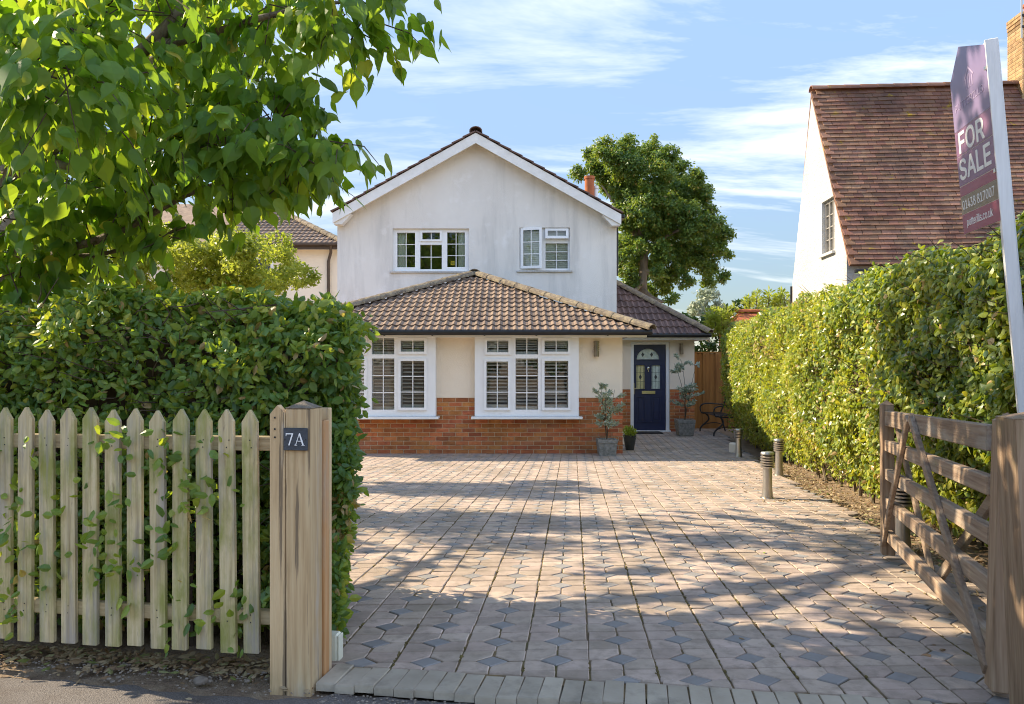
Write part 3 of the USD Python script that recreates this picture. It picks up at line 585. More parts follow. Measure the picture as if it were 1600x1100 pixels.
for p in (pL, pR):
    part(fd, 'moulding', ext(R(p[0] - .02, p[1] + .02, p[2] - .02, p[3] + .02).difference(R(*p)), DY - 0.001, 0.010), 'navy')
    part(fd, 'panel', bx(p[0] + 0.025, p[1] - 0.025, DY - 0.012, DY + 0.01, p[2] + 0.025, p[3] - 0.025, 0.010), 'navy')
part(fd, 'rail', ext(R(pL[0] - .02, pR[1] + .02, pB[3], pB[3] + 0.012), DY - 0.001, 0.012), 'navy')
for g in (gL, gR): part(fd, 'moulding', ext(R(g[0] - .018, g[1] + .018, g[2] - .018, g[3] + .018).difference(R(*g)), DY - 0.001, 0.010), 'navy')
part(fd, 'moulding', ext(arch.buffer(0.02).difference(arch), DY - 0.001, 0.010), 'navy')
part(fd, 'pane', ext(R(*gL), DY + 0.028, 0.006), 'frosted_gold'); part(fd, 'pane', ext(R(*gR), DY + 0.028, 0.006), 'frosted'); part(fd, 'fanlight', ext(arch.buffer(-0.001), DY + 0.028, 0.006), 'frosted')
def lead(poly): part(fd, 'leading', ext(poly, DY + 0.0215, 0.004), 'lead')
for g in (gL, gR):
    xm, zm = (g[0] + g[1]) / 2, (g[2] + g[3]) / 2
    lead(sg.Polygon([(xm - .035, zm), (xm, zm - .06), (xm + .035, zm), (xm, zm + .06)]))
    lead(so.unary_union([R(xm - .003, xm + .003, g[2], g[3]), R(g[0] + .02, g[0] + .026, g[2], g[3]), R(g[1] - .026, g[1] - .02, g[2], g[3]), R(g[0], g[1], zm + .1, zm + .106), R(g[0], g[1], zm - .106, zm - .1)]).difference(sg.Polygon([(xm - .037, zm), (xm, zm - .062), (xm + .037, zm), (xm, zm + .062)])))
for dx in (-0.5, 0.38):
    xm, zm = arch_c[0] + dx * ar * 0.9, arch_c[1] + ar * 0.42
    lead(sg.Polygon([(xm - .035, zm), (xm, zm - .055), (xm + .035, zm), (xm, zm + .055)]))
a = rd(235, 498, 350, 526); part(fd, 'letterbox', bx(a[0], a[1], DY - 0.022, DY + 0.002, a[2], a[3], 0.006), 'chrome')
k = xz(*c6(290, 305), DY); part(fd, 'knocker', (lambda v, f: (np.c_[k[0] + v[:, 0], DY - 0.012 - v[:, 2], k[1] + v[:, 1] * 1.3], f))(*lathe([(0.0, -.012), (.03, -.012), (.036, 0), (.026, .014), (0, .02)], 16)), 'chrome', True)
part(fd, 'knocker_drop', bx(k[0] - .008, k[0] + .008, DY - .03, DY - 0.003, k[1] - .085, k[1] - .03, .004), 'chrome')
a = rd(157, 432, 171, 528); part(fd, 'handle', bx(a[0], a[1], DY - 0.016, DY + 0.002, a[2], a[3], 0.005), 'chrome')
b = xz(*c6(165, 480), DY); part(fd, 'lever', bar((b[0], DY - .05, b[1]), (b[0] + .11, DY - .05, b[1] + 0.0), .018, .018), 'chrome'); part(fd, 'lever_stem', bx(b[0] - .008, b[0] + .008, DY - .058, DY - .014, b[1] - .008, b[1] + .008), 'chrome')
part(fd, 'frame', ext(R(dX0 + .002, dX1 - .002, 0.0, 2.048).difference(R(sx0 - .003, sx1 + .003, sz0 - 0.003, sz1 + .003)), HU + 0.16, 0.115), 'upvc')
part(fd, 'threshold', bx(dX0 - .015, dX1 + .015, HU - 0.06, HU + 0.04, -0.002, 0.030, .006), 'upvc')
part(house, 'door_step', bx(dX0 - .05, dX1 + .05, HU - 0.02, HU - 0.065 + 0.04, -0.06, -0.004, .004), 'stone_pot')
mat_t = top('doormat', bx(PX(992, 0, 16.3)[0], PX(1036, 0, 16.3)[0], 16.25, 16.68, 0.004, 0.022, .006), 'rubber_mat', 'dark rubber doormat in front of the navy door', 'doormat')

# ---- wall lights
def wall_light(px, py, y):
    w = sub(house, 'wall_light'); x, z = xz(px, py, y - 0.08); yy = y - 0.075; h = 0.27 if y < 14 else 0.25
    part(w, 'back_plate', bx(x - .035, x + .035, y - 0.02, y - 0.002, z - .06, z + .06, .004), 'bronze')
    part(w, 'bracket', bx(x - .012, x + .012, y - 0.05, y - .021, z - .015, z + .015, .002), 'bronze')
    part(w, 'body', lathe([(0, -h / 2), (.044, -h / 2), (.046, -h / 2 + .01), (.046, -h * .12), (.038, -h * .12), (.038, h / 2 - .03), (.03, h / 2 - .03), (0, h / 2 - .03)], 20, (x, yy, z)), 'bronze', 40)
    for k in range(4):
        zz = z - h * .06 + k * h * .115
        part(w, 'louvre', lathe([(.036, zz - z), (.050, zz - z), (.050, zz - z + .008), (.036, zz - z + .014)], 20, (x, yy, z)), 'bronze', 40)
    part(w, 'cap', lathe([(0, h / 2 - .03), (.05, h / 2 - .03), (.05, h / 2 - .008), (.04, h / 2), (0, h / 2 + .002)], 20, (x, yy, z)), 'bronze', 40)
wall_light(932, 545, HG); wall_light(1065, 545, HU)

# ---- roofs
def roman_tile(w, g, t=0.028, n=12):
    """double roman tile, u across 0..w, v up the slope 0..g, w height"""
    u = np.linspace(0, w, n + 1); roll = lambda u: 0.026 * np.maximum(0, np.cos((u / w * 2 - 0.5) * 2 * np.pi)) ** 0.8
    h = roll(u); k = n + 1
    a = np.c_[u, np.full(k, -0.02), h + t]; b = np.c_[u, np.full(k, g), h + 0.004]; c = np.c_[u, np.full(k, -0.02), h + t - 0.016]; d = np.c_[u, np.full(k, 0.03), h - 0.012]
    i = np.arange(n)
    f = np.vstack([np.stack([i, i + 1, k + i + 1, k + i], 1), np.stack([2 * k + i, 2 * k + i + 1, i + 1, i], 1), np.stack([3 * k + i, 3 * k + i + 1, 2 * k + i + 1, 2 * k + i], 1)])
    f = np.vstack([f[:, [0, 1, 2]], f[:, [0, 2, 3]]])
    return np.vstack([a, b, c, d]), f
def tiled_plane(parent, A, B, C, tri, w, g, matn, limit=300, name='tile', tile=None, rg=None, more='more_tiles', off=0.0, stagger=False, key=None, jit=0.0):
    """A eave origin, B eave direction point, C point up the slope; tri polygon in (u, v) to fill"""
    A, B, C = map(np.asarray, (A, B, C)); U = (B - A) / np.linalg.norm(B - A); N = np.cross(U, C - A); N /= np.linalg.norm(N); V = np.cross(N, U)
    x0, y0, x1, y1 = tri.bounds; rows = []
    tv, tf = tile
    for j in range(int(math.floor(y0 / g)), int(math.ceil(y1 / g))):
        off_u = w / 2 if (stagger and j % 2) else 0
        for i in range(int(math.floor(x0 / w)) - 1, int(math.ceil(x1 / w)) + 1):
            u, v = i * w + off_u, j * g
            if not tri.contains(sg.Point(u + w / 2, v + g * 0.45)): continue
            rows.append((u, v))
    rg = rg or np.random.default_rng(3)
    P = [(A + U * u + V * v, u, v) for u, v in rows]
    order = sorted(range(len(P)), key=(key or (lambda k: P[k][0][1]))) if key is None else sorted(range(len(P)), key=lambda k: key(P[k][0]))
    mb = Mb(); used = 0
    for k in order:
        u, v = rows[k]
        q = tv * np.array([1, 1, 1]); r = float(np.clip(rg.normal(0.5, 0.25), 0, 1))
        if jit: q = q + np.array([rg.normal(0, jit), rg.normal(0, jit), abs(rg.normal(0, jit))])
        x = A + (q[:, :1] + u) * U + (q[:, 1:2] + v) * V + (q[:, 2:] + off) * N
        if used < limit: part(parent, name, (x, tf), matn, rnd=r); used += 1
        else: mb.add(x, tf, r)
    if mb.n: part(parent, more, mb, matn, kind='stuff')
    return U, V, N
def uv_poly(A, B, C, pts):
    A, B, C = map(np.asarray, (A, B, C)); U = (B - A) / np.linalg.norm(B - A); N = np.cross(U, C - A); N /= np.linalg.norm(N); V = np.cross(N, U)
    return sg.Polygon([((np.asarray(p) - A) @ U, (np.asarray(p) - A) @ V) for p in pts])
def ridge_run(parent, p, q, r, mat='ridge', seg=0.40, sides=9, lift=0.02, squash=0.75):
    """half-round ridge tiles lapped along p - q"""
    p, q = np.asarray(p, float), np.asarray(q, float); L = np.linalg.norm(q - p); n = max(1, int(round(L / seg))); d = (q - p) / L
    s = np.cross(d, [0, 0, 1.0]); s /= np.linalg.norm(s); up = np.cross(s, d); ang = np.linspace(-0.15, math.pi + 0.15, sides)
    for k in range(n):
        a, b = p + d * (L * k / n - 0.012), p + d * (L * (k + 1) / n + 0.012)
        ring = lambda c, rr: c + np.cos(ang)[:, None] * s * rr + np.sin(ang)[:, None] * up * rr * squash + up * lift
        v = np.vstack([ring(a, r * 1.06), ring(b, r * 0.97), ring(a, r * 0.90), ring(b, r * 0.84)]); i = np.arange(sides - 1); m = sides
        f = np.vstack([np.stack([i, m + i, m + i + 1, i + 1], 1), np.stack([2 * m + i, 2 * m + i + 1, 3 * m + i + 1, 3 * m + i], 1), np.stack([i, i + 1, 2 * m + i + 1, 2 * m + i], 1), np.stack([m + i, 3 * m + i, 3 * m + i + 1, m + i + 1], 1)])
        part(parent, 'ridge_tile', (v, f), mat)
def roof_sheet(parent, name, pts, matn, t=0.03):
    pts = np.asarray(pts, float); n = np.cross(pts[1] - pts[0], pts[2] - pts[0]); n /= np.linalg.norm(n); n = n * (1 if n[2] > 0 else -1); k = len(pts)
    v = np.vstack([pts - n * 0.004, pts - n * t]); f = [(0, i, i + 1) for i in range(1, k - 1)] + [(k, k + i + 1, k + i) for i in range(1, k - 1)]
    for i in range(k): j = (i + 1) % k; f += [(i, k + i, k + j), (i, k + j, j)]
    return part(parent, name, (v, np.array(f)), matn)

EY = 12.34
Rr, Lr = V3((1016 - 800) / 1150 * EY, EY, 2.10), V3(-4.2, EY, 2.10)
Pk = V3(-0.78, 15.4, 3.40); Pb = V3(-0.78, HU - 0.003, 3.40)
fr = roof_sheet(house, 'front_roof', [Lr, Rr, Pk], 'dark_roof_tile')
roof_sheet(house, 'front_roof', [Rr, (Rr[0], HU - .003, 2.10), Pb, Pk], 'roof_tile'); roof_sheet(house, 'front_roof', [(Lr[0], HU - .003, 2.10), Lr, Pk, Pb], 'roof_tile')
tl = roman_tile(0.262, 0.247)
tiled_plane(fr, Lr, Rr, Pk, uv_poly(Lr, Rr, Pk, [Lr + V3(0.0, 0, 0), Rr, Pk]).buffer(0.02), 0.262, 0.247, 'roof_tile', tile=tl, rg=np.random.default_rng(31), key=lambda p: abs(p[0] - 0.2) * 0.2 + p[1])
ridge_run(fr, Rr + V3(0.02, -0.02, 0.02), Pk + V3(0.03, -.05, 0), 0.108); ridge_run(fr, Lr + V3(0, 0, 0.02), Pk + V3(-0.03, -.05, 0), 0.108); ridge_run(fr, Pk + V3(0, -0.12, 0.0), Pb, 0.13)
# side roof over the door
Es, Ws = V3((1109 - 800) / 1150 * 16.4, 16.4, 2.21), V3(gx1 + 0.002, 16.4, 2.21); Ps = V3(gx1 + 0.002, 18.42, 3.66)
sr = roof_sheet(house, 'side_roof', [Ws, Es, Ps], 'dark_roof_tile'); roof_sheet(house, 'side_roof', [Es, (Es[0], 22, 2.21), (Ps[0], 22, 3.66), Ps], 'dark_roof_tile')
tiled_plane(sr, Ws, Es, Ps, uv_poly(Ws, Es, Ps, [Ws, Es, Ps]).buffer(0.02), 0.262, 0.285, 'dark_roof_tile', tile=roman_tile(0.262, 0.285), rg=np.random.default_rng(32))
ridge_run(sr, Es + V3(0, 0, .02), Ps + V3(0, 0, .0), 0.105)
# main roof
def rz_top(x): return 6.76 - RS * abs(x - GA)
xe0, xe1 = PX(519, 0, 16.5)[0], PX(971, 0, 16.5)[0]
YV = 16.50
for s, xe in ((-1, xe0), (1, xe1)):
    a, b = V3(xe, YV + .06, rz_top(xe)), V3(GA, YV + .06, rz_top(GA)); c, d = V3(GA, 24.2, rz_top(GA)), V3(xe, 24.2, rz_top(xe))
    mr = roof_sheet(house, 'main_roof', [a, b, c, d] if s > 0 else [d, c, b, a], 'dark_roof_tile', 0.07)
    L = math.hypot(xe - GA, RS * (xe - GA)); n = 13; dirv = (b - a) / np.linalg.norm(b - a)
    up = V3(-dirv[2], 0, dirv[0]) * (1 if dirv[0] > 0 else -1)
    for k in range(n):                                              # the verge tiles whose ends show
        p = a + dirv * (L * k / n - 0.03); q = a + dirv * (L * (k + 1) / n)
        v, f = bar(p + up * 0.036, q + up * 0.012, 0.9, 0.032, up=up, b=0.004)
        part(mr, 'verge_tile', (v + V3(0, 0.39, 0), f), 'dark_roof_tile')
    # bargeboard, eaves box
    th = 0.20; bpoly = sg.Polygon([(xe, rz_top(xe) - .02), (GA, rz_top(GA) - .02), (GA, rz_top(GA) - .02 - th * 1.15), (xe, rz_top(xe) - .02 - th * 1.15)])
    part(house, 'bargeboard', ext(bpoly, YV + .058, 0.03), 'paint_white')
    part(house, 'soffit', (lambda v, f: (v, f))(*bar(V3(xe, YV + .06 + .12, rz_top(xe) - .19), V3(GA, YV + .06 + .12, rz_top(GA) - .19), 0.235, 0.014, up=up)), 'paint_white')
part(house, 'eaves_box', ext(sg.Polygon([(xe1 - .42, rz_top(xe1) - .03), (xe1 - .02, rz_top(xe1) - .03), (xe1 - .02, rz_top(xe1) - .27), (xe1 - .20, rz_top(xe1) - .27)]), YV + 0.26, 0.20), 'paint_white')
part(house, 'eaves_box', ext(sg.Polygon([(xe0 + .42, rz_top(xe0) - .03), (xe0 + .02, rz_top(xe0) - .03), (xe0 + .02, rz_top(xe0) - .27), (xe0 + .20, rz_top(xe0) - .27)]), YV + 0.26, 0.20), 'paint_white')
ridge_run(house, (GA, YV + .04, rz_top(GA) + .0), (GA, 24, rz_top(GA) + .0), 0.14, 'dark_roof_tile', seg=0.45)
part(house, 'gutter', bar((xe1 + .05, YV + .1, rz_top(xe1) - .05), (xe1 + .05, 24, rz_top(xe1) - .05), .10, .08, b=.02), 'gutter')
part(house, 'downpipe', tube([(gx1 + .05, HU + .3, 4.75), (gx1 + .05, HU + .3, 3.6)], .034, 10), 'gutter', 40)
# fascias and gutters
part(house, 'fascia', bx(Lr[0] + .05, PX(1012, 0, EY)[0], EY + .06, EY + .09, 2.00, 2.085), 'paint_white'); part(house, 'soffit', bx(Lr[0] + .05, PX(1010, 0, EY)[0], EY + .092, HG - .006, 2.02, 2.034), 'paint_white')
part(house, 'gutter', (lambda v, f: (np.c_[v[:, 2] + Lr[0], EY + v[:, 0], 2.085 + v[:, 1]], f))(*lathe([(0, 0), (.05, 0), (.05, Rr[0] - Lr[0] + .03), (0, Rr[0] - Lr[0] + .03)], 14)), 'gutter', 40)
for px in (600, 675, 757, 838, 950):
    x = PX(px, 0, EY)[0]; part(house, 'gutter_bracket', bx(x - .012, x + .012, EY + .01, EY + .06, 2.025, 2.06, .003), 'gutter')
part(house, 'fascia', bx(XR + .42, Es[0] - .03, 16.46, 16.49, 2.09, 2.185), 'paint_white'); part(house, 'soffit', bx(XR + .01, Es[0] - .04, 16.492, HU - .004, 2.10, 2.114), 'paint_white')
part(house, 'fascia', bx(Es[0] - .03, Es[0], 16.46, 22, 2.09, 2.185), 'paint_white')
part(house, 'gutter', (lambda v, f: (np.c_[v[:, 2] + Ws[0] - .3, 16.40 + v[:, 0], 2.19 + v[:, 1]], f))(*lathe([(0, 0), (.05, 0), (.05, Es[0] - Ws[0] + .33), (0, Es[0] - Ws[0] + .33)], 14)), 'gutter', 40)
# flue pots on the far slope
cp = PX(921, 290, 19.5)
part(house, 'chimney_pot', lathe([(0, 0), (.16, 0), (.16, .75), (.125, .80), (.125, 1.42), (.14, 1.43), (.14, 1.50), (.10, 1.50), (.10, 1.3), (0, 1.3)], 18, (cp[0], 19.5, rz_top(cp[0]) - .15)), 'terracotta', 40)
cp = PX(931, 290, 19.6)
part(house, 'flue', lathe([(0, 0), (.06, 0), (.06, 1.26), (.075, 1.27), (.075, 1.34), (0, 1.36)], 14, (cp[0], 19.6, rz_top(cp[0]) - .12)), 'upvc', 40)
# ------------------------------------------------------------------ foliage
T_BIG = (np.array([(0, 0, 0), (.30, 0, .0), (.62, 0, -.02), (.84, 0, -.06), (1.16, 0, -.17),
                   (-.07, .17, -.03), (.10, .37, -.08), (.34, .42, -.11), (.60, .29, -.12), (.84, .085, -.10),
                   (-.07, -.17, -.03), (.10, -.37, -.08), (.34, -.42, -.11), (.60, -.29, -.12), (.84, -.085, -.10)]),
         np.array([(0, 1, 6), (0, 6, 5), (1, 7, 6), (1, 2, 7), (2, 8, 7), (2, 3, 8), (3, 9, 8), (3, 4, 9),
                   (0, 11, 1), (0, 10, 11), (1, 11, 12), (1, 12, 2), (2, 12, 13), (2, 13, 3), (3, 13, 14), (3, 14, 4)]))
T_MID = (np.array([(0, 0, 0), (.5, 0, .02), (1, 0, -.10), (.20, .28, -.08), (.58, .30, -.10), (.86, .12, -.10), (.20, -.28, -.08), (.58, -.30, -.10), (.86, -.12, -.10)]),
         np.array([(0, 1, 3), (1, 4, 3), (1, 5, 4), (1, 2, 5), (0, 6, 1), (1, 6, 7), (1, 7, 8), (1, 8, 2)]))
T_LOW = (np.array([(0, 0, 0), (1, 0, -.08), (.5, .30, -.10), (.5, -.30, -.10)]), np.array([(0, 1, 2), (0, 3, 1)]))
def unit(a): return a / np.maximum(np.linalg.norm(a, axis=-1, keepdims=True), 1e-9)
def leaf_arrays(P, A, N, L, W, tpl):
    A = unit(A); B = unit(np.cross(N, A)); N = np.cross(A, B); tv, tf = tpl
    L = np.broadcast_to(L, len(P))[:, None, None]; W = np.broadcast_to(W, len(P))[:, None, None]
    C = (0.35 + 1.7 * ((np.arange(len(P)) * 0.61803) % 1))[:, None, None]
    v = P[:, None] + L * tv[:, 0][None, :, None] * A[:, None] + L * W * tv[:, 1][None, :, None] * B[:, None] + L * C * tv[:, 2][None, :, None] * N[:, None]
    f = tf[None] + (np.arange(len(P)) * len(tv))[:, None, None]
    return v, f
def put_leaves(parent, P, A, N, L, W, tpl, mat, rnd, singles=0, key=None, name='leaf', stuff='foliage', front_only=True):
    """the leaves that show largest become parts of their own, the rest one part"""
    v, f = leaf_arrays(P, A, N, L, W, tpl); k = tpl[0].shape[0]; single = np.zeros(len(P), bool)
    if singles:
        d = P[:, 1]; px, py = 800 + 1150 * P[:, 0] / np.maximum(d, .1), 567 - 1150 * (P[:, 2] - EYE) / np.maximum(d, .1)
        ok = (d > .5) & (px > 0) & (px < 1600) & (py > 0) & (py < 1100)
        sc = np.where(ok, np.broadcast_to(L, len(P)) / np.linalg.norm(P - V3(0, 0, EYE), axis=1) if key is None else key, -1)
        idx = np.argsort(-sc)[:singles]; single[idx[sc[idx] > 0]] = True
        for i in np.nonzero(single)[0]: part(parent, name, (v[i], tpl[1]), mat, rnd=float(rnd[i]))
    r = ~single
    part(parent, stuff, (v[r].reshape(-1, 3), f[:r.sum()].reshape(-1, 3)), mat, kind='stuff', rnd=np.repeat(rnd[r], k))

# ------------------------------------------------------------------ picket fence
fence = thing('picket_fence', 'weathered wooden picket fence with green algae below the left hedge', 'fence', (-0.94, 2.80, 0), FA)
frg = np.random.default_rng(9)
def fz(xl): return float(gz(2.80 + xl * math.sin(FA)))
for k in range(14):
    x = -0.052 - k * 0.0968; g = fz(x); zt = g + 1.003 + frg.normal(0, .004); zb = g + 0.072 + frg.normal(0, .004); w = 0.031
    m = trimesh.creation.extrude_polygon(sg.Polygon([(-w, zb), (w, zb), (w, zt - .048), (0.002, zt), (-w, zt - .048)]).buffer(-.003).buffer(.003, join_style=1, quad_segs=2), 0.016, engine='earcut')
    v = np.array(m.vertices); v = np.c_[v[:, 0], -v[:, 2], v[:, 1]]
    v, f = xf((v, m.faces), ry=frg.normal(0, .006), t=(x, frg.normal(0, .0015), 0), o=(0, 0, (zb + zt) / 2))
    pk = part(fence, 'picket', (v, f), 'picket_wood')
    for hh in (.868, .205):
        for dz in (-.014, .014): part(pk, 'nail', (lambda a, b: (np.c_[a[:, 0] + x + frg.normal(0, .004), -.0155 - a[:, 2], a[:, 1] + g + hh + dz], b))(*lathe([(0, 0), (.0028, 0), (.002, .0012), (0, .0012)], 6)), 'dark_metal')
for h in (0.868, 0.205):
    part(fence, 'rail', bar((-1.45, 0.017, fz(-1.45) + h), (0.06, 0.017, fz(0) + h), 0.030, 0.055, b=.003), 'rail_wood')

# ------------------------------------------------------------------ gate posts, number sign, box, bucket
post = thing('gate_post', 'thick wooden gate post with split grain carrying the slate number sign', 'gate post', (-0.776, 2.74, 0), FA)
g = float(gz(2.74))
def capped(x0, x1, y0, y1, z0, z1, cap, b=.004):
    v, f = bx(x0, x1, y0, y1, z0, z1, b); n = len(v); c = V3((x0 + x1) / 2, (y0 + y1) / 2, z1 + cap)
    q = V3(x0 - .001, y0 - .001, z1 - .003), V3(x1 + .001, y0 - .001, z1 - .003), V3(x1 + .001, y1 + .001, z1 - .003), V3(x0 - .001, y1 + .001, z1 - .003)
    v = np.vstack([v, q, c[None]]); f = np.vstack([f, [(n, n + 1, n + 4), (n + 1, n + 2, n + 4), (n + 2, n + 3, n + 4), (n + 3, n, n + 4)]]); return v, f
part(post, 'main_post', bx(-.048, .052, -.052, .050, g - .15, g + 1.006, .004), 'post_wood'); part(post, 'cap', capped(-.0475, .0515, -.0515, .0495, g + 1.0062, g + 1.010, .024, .001), 'weathered_cap')
lb = trimesh.creation.extrude_polygon(sg.Polygon([(-.108, g - .1), (-.0495, g - .1), (-.0495, g + .985), (-.079, g + 1.018), (-.108, g + .985)]), .030, engine='earcut'); v = np.array(lb.vertices)
part(post, 'side_board', (np.c_[v[:, 0], -.02 - v[:, 2], v[:, 1]], lb.faces), 'post_wood')
part(post, 'stop_batten', bx(.030, .060, .0515, .098, g - .1, g + .955, .003), 'post_wood_orange')
part(post, 'rear_board', bx(-.03, .058, .0995, .128, g - .1, g + 1.0, .003), 'post_wood')
for zz in (.93, .90, .972): part(post, 'screw', (lambda v, f: (np.c_[v[:, 0] - .088, -.0515 - v[:, 2] * 1.0 + .0, v[:, 1] + g + zz], f))(*lathe([(0, 0), (.004, 0), (.003, .002), (0, .002)], 8)), 'dark_metal')
ns = thing('house_number_sign', 'dark slate number sign reading 7A on the gate post', 'sign', (-0.776, 2.74, 0), FA)
c0 = V3(-.004, -.0615, EYE - (686 - 567) / 1150 * 2.69)
part(ns, 'plate', bx(c0[0] - .046, c0[0] + .046, -.0610, -.0530, c0[2] - .041, c0[2] + .041, .0025), 'slate')
def lettering(text, h, depth=.0015, bold=False):
    m = meshkit.text_mesh(text, h, depth, bold); m.apply_translation([-m.bounds[:, 0].mean(), -m.bounds[:, 1].mean(), 0]); return m
def serif7A():
    h = .044; P = []
    seven = so.unary_union([sg.Polygon([(-.036, h / 2), (-.008, h / 2), (-.008, h / 2 - .004), (-.036, h / 2 - .004)]), sg.Polygon([(-.036, h / 2), (-.036, h / 2 - .011), (-.0345, h / 2 - .011), (-.033, h / 2 - .003)]), sg.Polygon([(-.0125, h / 2 - .002), (-.008, h / 2 - .002), (-.0215, -h / 2), (-.0265, -h / 2)])])
    A = so.unary_union([sg.LineString([(.0015, -h / 2), (.0165, h / 2)]).buffer(.0011), sg.LineString([(.0165, h / 2 - .001), (.031, -h / 2)]).buffer(.0026, cap_style=2), R(.007, .026, -.0075, -.0055), R(-.003, .0075, -h / 2, -h / 2 + .0018), R(.0245, .037, -h / 2, -h / 2 + .0018)])
    return seven, A
for poly in serif7A():
    m = ext(poly, 0, .0012); v, f = m.vf(); part(ns, 'lettering', (v + V3(c0[0], -.0611, c0[2]), f), 'lettering_white')
for s in (-1, 1): part(ns, 'screw', (lambda v, f: (np.c_[v[:, 0] + c0[0] + s * .040, -.0611 - v[:, 2], v[:, 1] + c0[2]], f))(*lathe([(0, 0), (.003, 0), (.002, .0015), (0, .0015)], 8)), 'dark_metal')
bp = V3(-.705, 2.93, 0); bg = float(gz(2.93))
box = thing('sensor_box', 'small cream plastic box at the foot of the numbered gate post', 'box', (bp[0], bp[1], bg), FA)
part(box, 'body', bx(-.03, .016, -.02, .03, -.01, .105, .006), 'cream_plastic'); part(box, 'lid', bx(.0165, .024, -.017, .027, .0, .100, .004), 'cream_plastic')
bk = thing('plastic_bucket', 'dark round plastic bucket tucked behind the numbered gate post under the hedge', 'bucket', (-1.06, 4.02, float(gz(4.02)) - .005))
part(bk, 'body', lathe([(0, 0), (.085, 0), (.108, .17), (.118, .175), (.118, .19), (.104, .19), (.08, .02), (0, .02)], 24), 'black_plastic', 40)
part(bk, 'rim', lathe([(.119, .172), (.124, .172), (.124, .192), (.119, .192)], 24), 'black_plastic', 40)

rp = thing('gate_post', 'leaning brown gate post at the right edge of the drive beside the open gate', 'gate post', (1.655, 2.40, 0), FA)
g = float(gz(2.40)); part(rp, 'main_post', xf(capped(-.005, .135, -.07, .055, g - .15, g + .985, .015), ry=-.045, o=(0, 0, g)), 'gate_wood_upright')

# ------------------------------------------------------------------ five-bar gate
GL = 2.19; gang = math.atan2(2.08, .67)
M = trimesh.transformations.translation_matrix([1.712, 2.585, float(gz(2.585))]) @ trimesh.transformations.rotation_matrix(gang, [0, 0, 1]) @ trimesh.transformations.rotation_matrix(0.0375, [0, 1, 0])
gate = thing('five_bar_gate', 'weathered wooden five bar gate standing open along the right hedge', 'gate', m4=M)
for x, top_, lean in ((0.0, .965, -.030), (GL, .985, 0.0)):
    part(gate, 'stile', xf(capped(x - .042, x + .042, -.036, .036, .02 if x == 0 else .035, top_, .028), rx=-lean * 1.2, o=(x, 0, .02)), 'gate_wood_upright')
for i, (a, b) in enumerate(((.850, .945), (.690, .760), (.512, .580), (.328, .398), (.128, .197))):
    part(gate, 'rail', bx(.043, GL - .043, -.020, .020, a, b, .004), 'gate_wood')
def brace(p, q, y, w=.062):
    part(gate, 'brace', bar((p[0], y, p[1]), (q[0], y, q[1]), .022, w, up=(0, 1e-6, 1) if abs(q[0] - p[0]) > .2 else (1, 0, 0), b=.003), 'gate_wood')
def brace2(p, q, y, w=.050):
    d = V3(q[0] - p[0], 0, q[1] - p[1]); L = np.linalg.norm(d); up = np.cross(d / L, [0, 1.0, 0])
    part(gate, 'brace', bar((p[0], y, p[1]), (q[0], y, q[1]), .022, w, up=up, b=.003), 'gate_wood')
brace2((GL - .02, .10), (1.36, .925), .0315); brace2((1.29, .935), (.02, .075), .0315)
brace2((GL - .08, .92), (1.12, .14), -.0315); brace2((.07, .72), (1.05, .14), -.0315)

# ------------------------------------------------------------------ for sale sign
dp = 3.0; top_p = PX(1548, 63, dp); bot = PX(1612, 760, dp); slope = (bot[0] - top_p[0]) / (top_p[2] - bot[2])
zb = float(gz(dp)) - .2; base = V3(top_p[0] + slope * (top_p[2] - zb), dp, zb); Hs = (top_p[2] - zb) * math.hypot(1, slope)
th = math.atan2(-slope, 1.0)                                         # lean to the left
az = math.atan2(.217, 1.0)
# local axes: x along the board (away from the road), y its normal (to the left, facing along the road), z up the leaning post
Zl = unit(V3(-slope, 0.0, 1.0)); Xl = V3(math.sin(az), math.cos(az), 0); Xl = unit(Xl - (Xl @ Zl) * Zl); Yl = np.cross(Zl, Xl)
M = np.eye(4); M[:3, 0], M[:3, 1], M[:3, 2], M[:3, 3] = Xl, Yl, Zl, base
sign = thing('for_sale_sign', 'tall purple and red for sale board on a leaning white post', 'sign', m4=M)
part(sign, 'post', bx(-.024, .024, -.020, .020, 0, Hs, .003), 'sign_post')
part(sign, 'post_strip', bx(-.030, -.0245, -.012, .034, .0, Hs - .004, .002), 'sign_post')
bw, y0 = .372, .0205
zt = Hs - .010; zl = Hs - .735
def zat(f): return zt + (zl - zt) * f
bd = sub(sign, 'board')
def face(poly, y, t, nm, mat): 
    m = Mb()
    for gg in getattr(poly, 'geoms', [poly]):
        tm = trimesh.creation.extrude_polygon(gg, t, engine='earcut'); v = np.array(tm.vertices); m.add(np.c_[v[:, 0], y + v[:, 2], v[:, 1]], tm.faces[:, ::-1])
    return part(bd, nm, m, mat)
xA, xB = -.022, bw
outline = sg.Polygon([(xA, zl), (xB, zl), (xB, zt - .035), (xB - .125, zt + .088), (xA, zt - .01)])
face(outline, y0, .006, 'panel', 'sign_post')
bands = (('board_purple', -.2, .36), ('board_plum', .363, .515), ('board_plum', .519, .70), ('board_red', .705, .765), ('board_olive', .768, .875), ('board_red', .879, 1.0))
for mt, a, b in bands: face(outline.intersection(R(-9, 9, zat(a), zat(b))), y0 + .0062, .0015, 'printed_panel', mt)
def sign_text(text, h, xc, zc, mat, wmax=None, bold=False, y=y0 + .0079):
    m = lettering(text, h, .0012, bold); v = np.array(m.vertices)
    if wmax: v[:, 0] *= wmax / (v[:, 0].max() - v[:, 0].min())
    # read from the face: text x runs towards the post (-x local), normal +y
    part(bd, 'lettering', (np.c_[xc - v[:, 0], y + v[:, 2], zc + v[:, 1]], m.faces), mat)
xc = (xA + xB) / 2 + .012
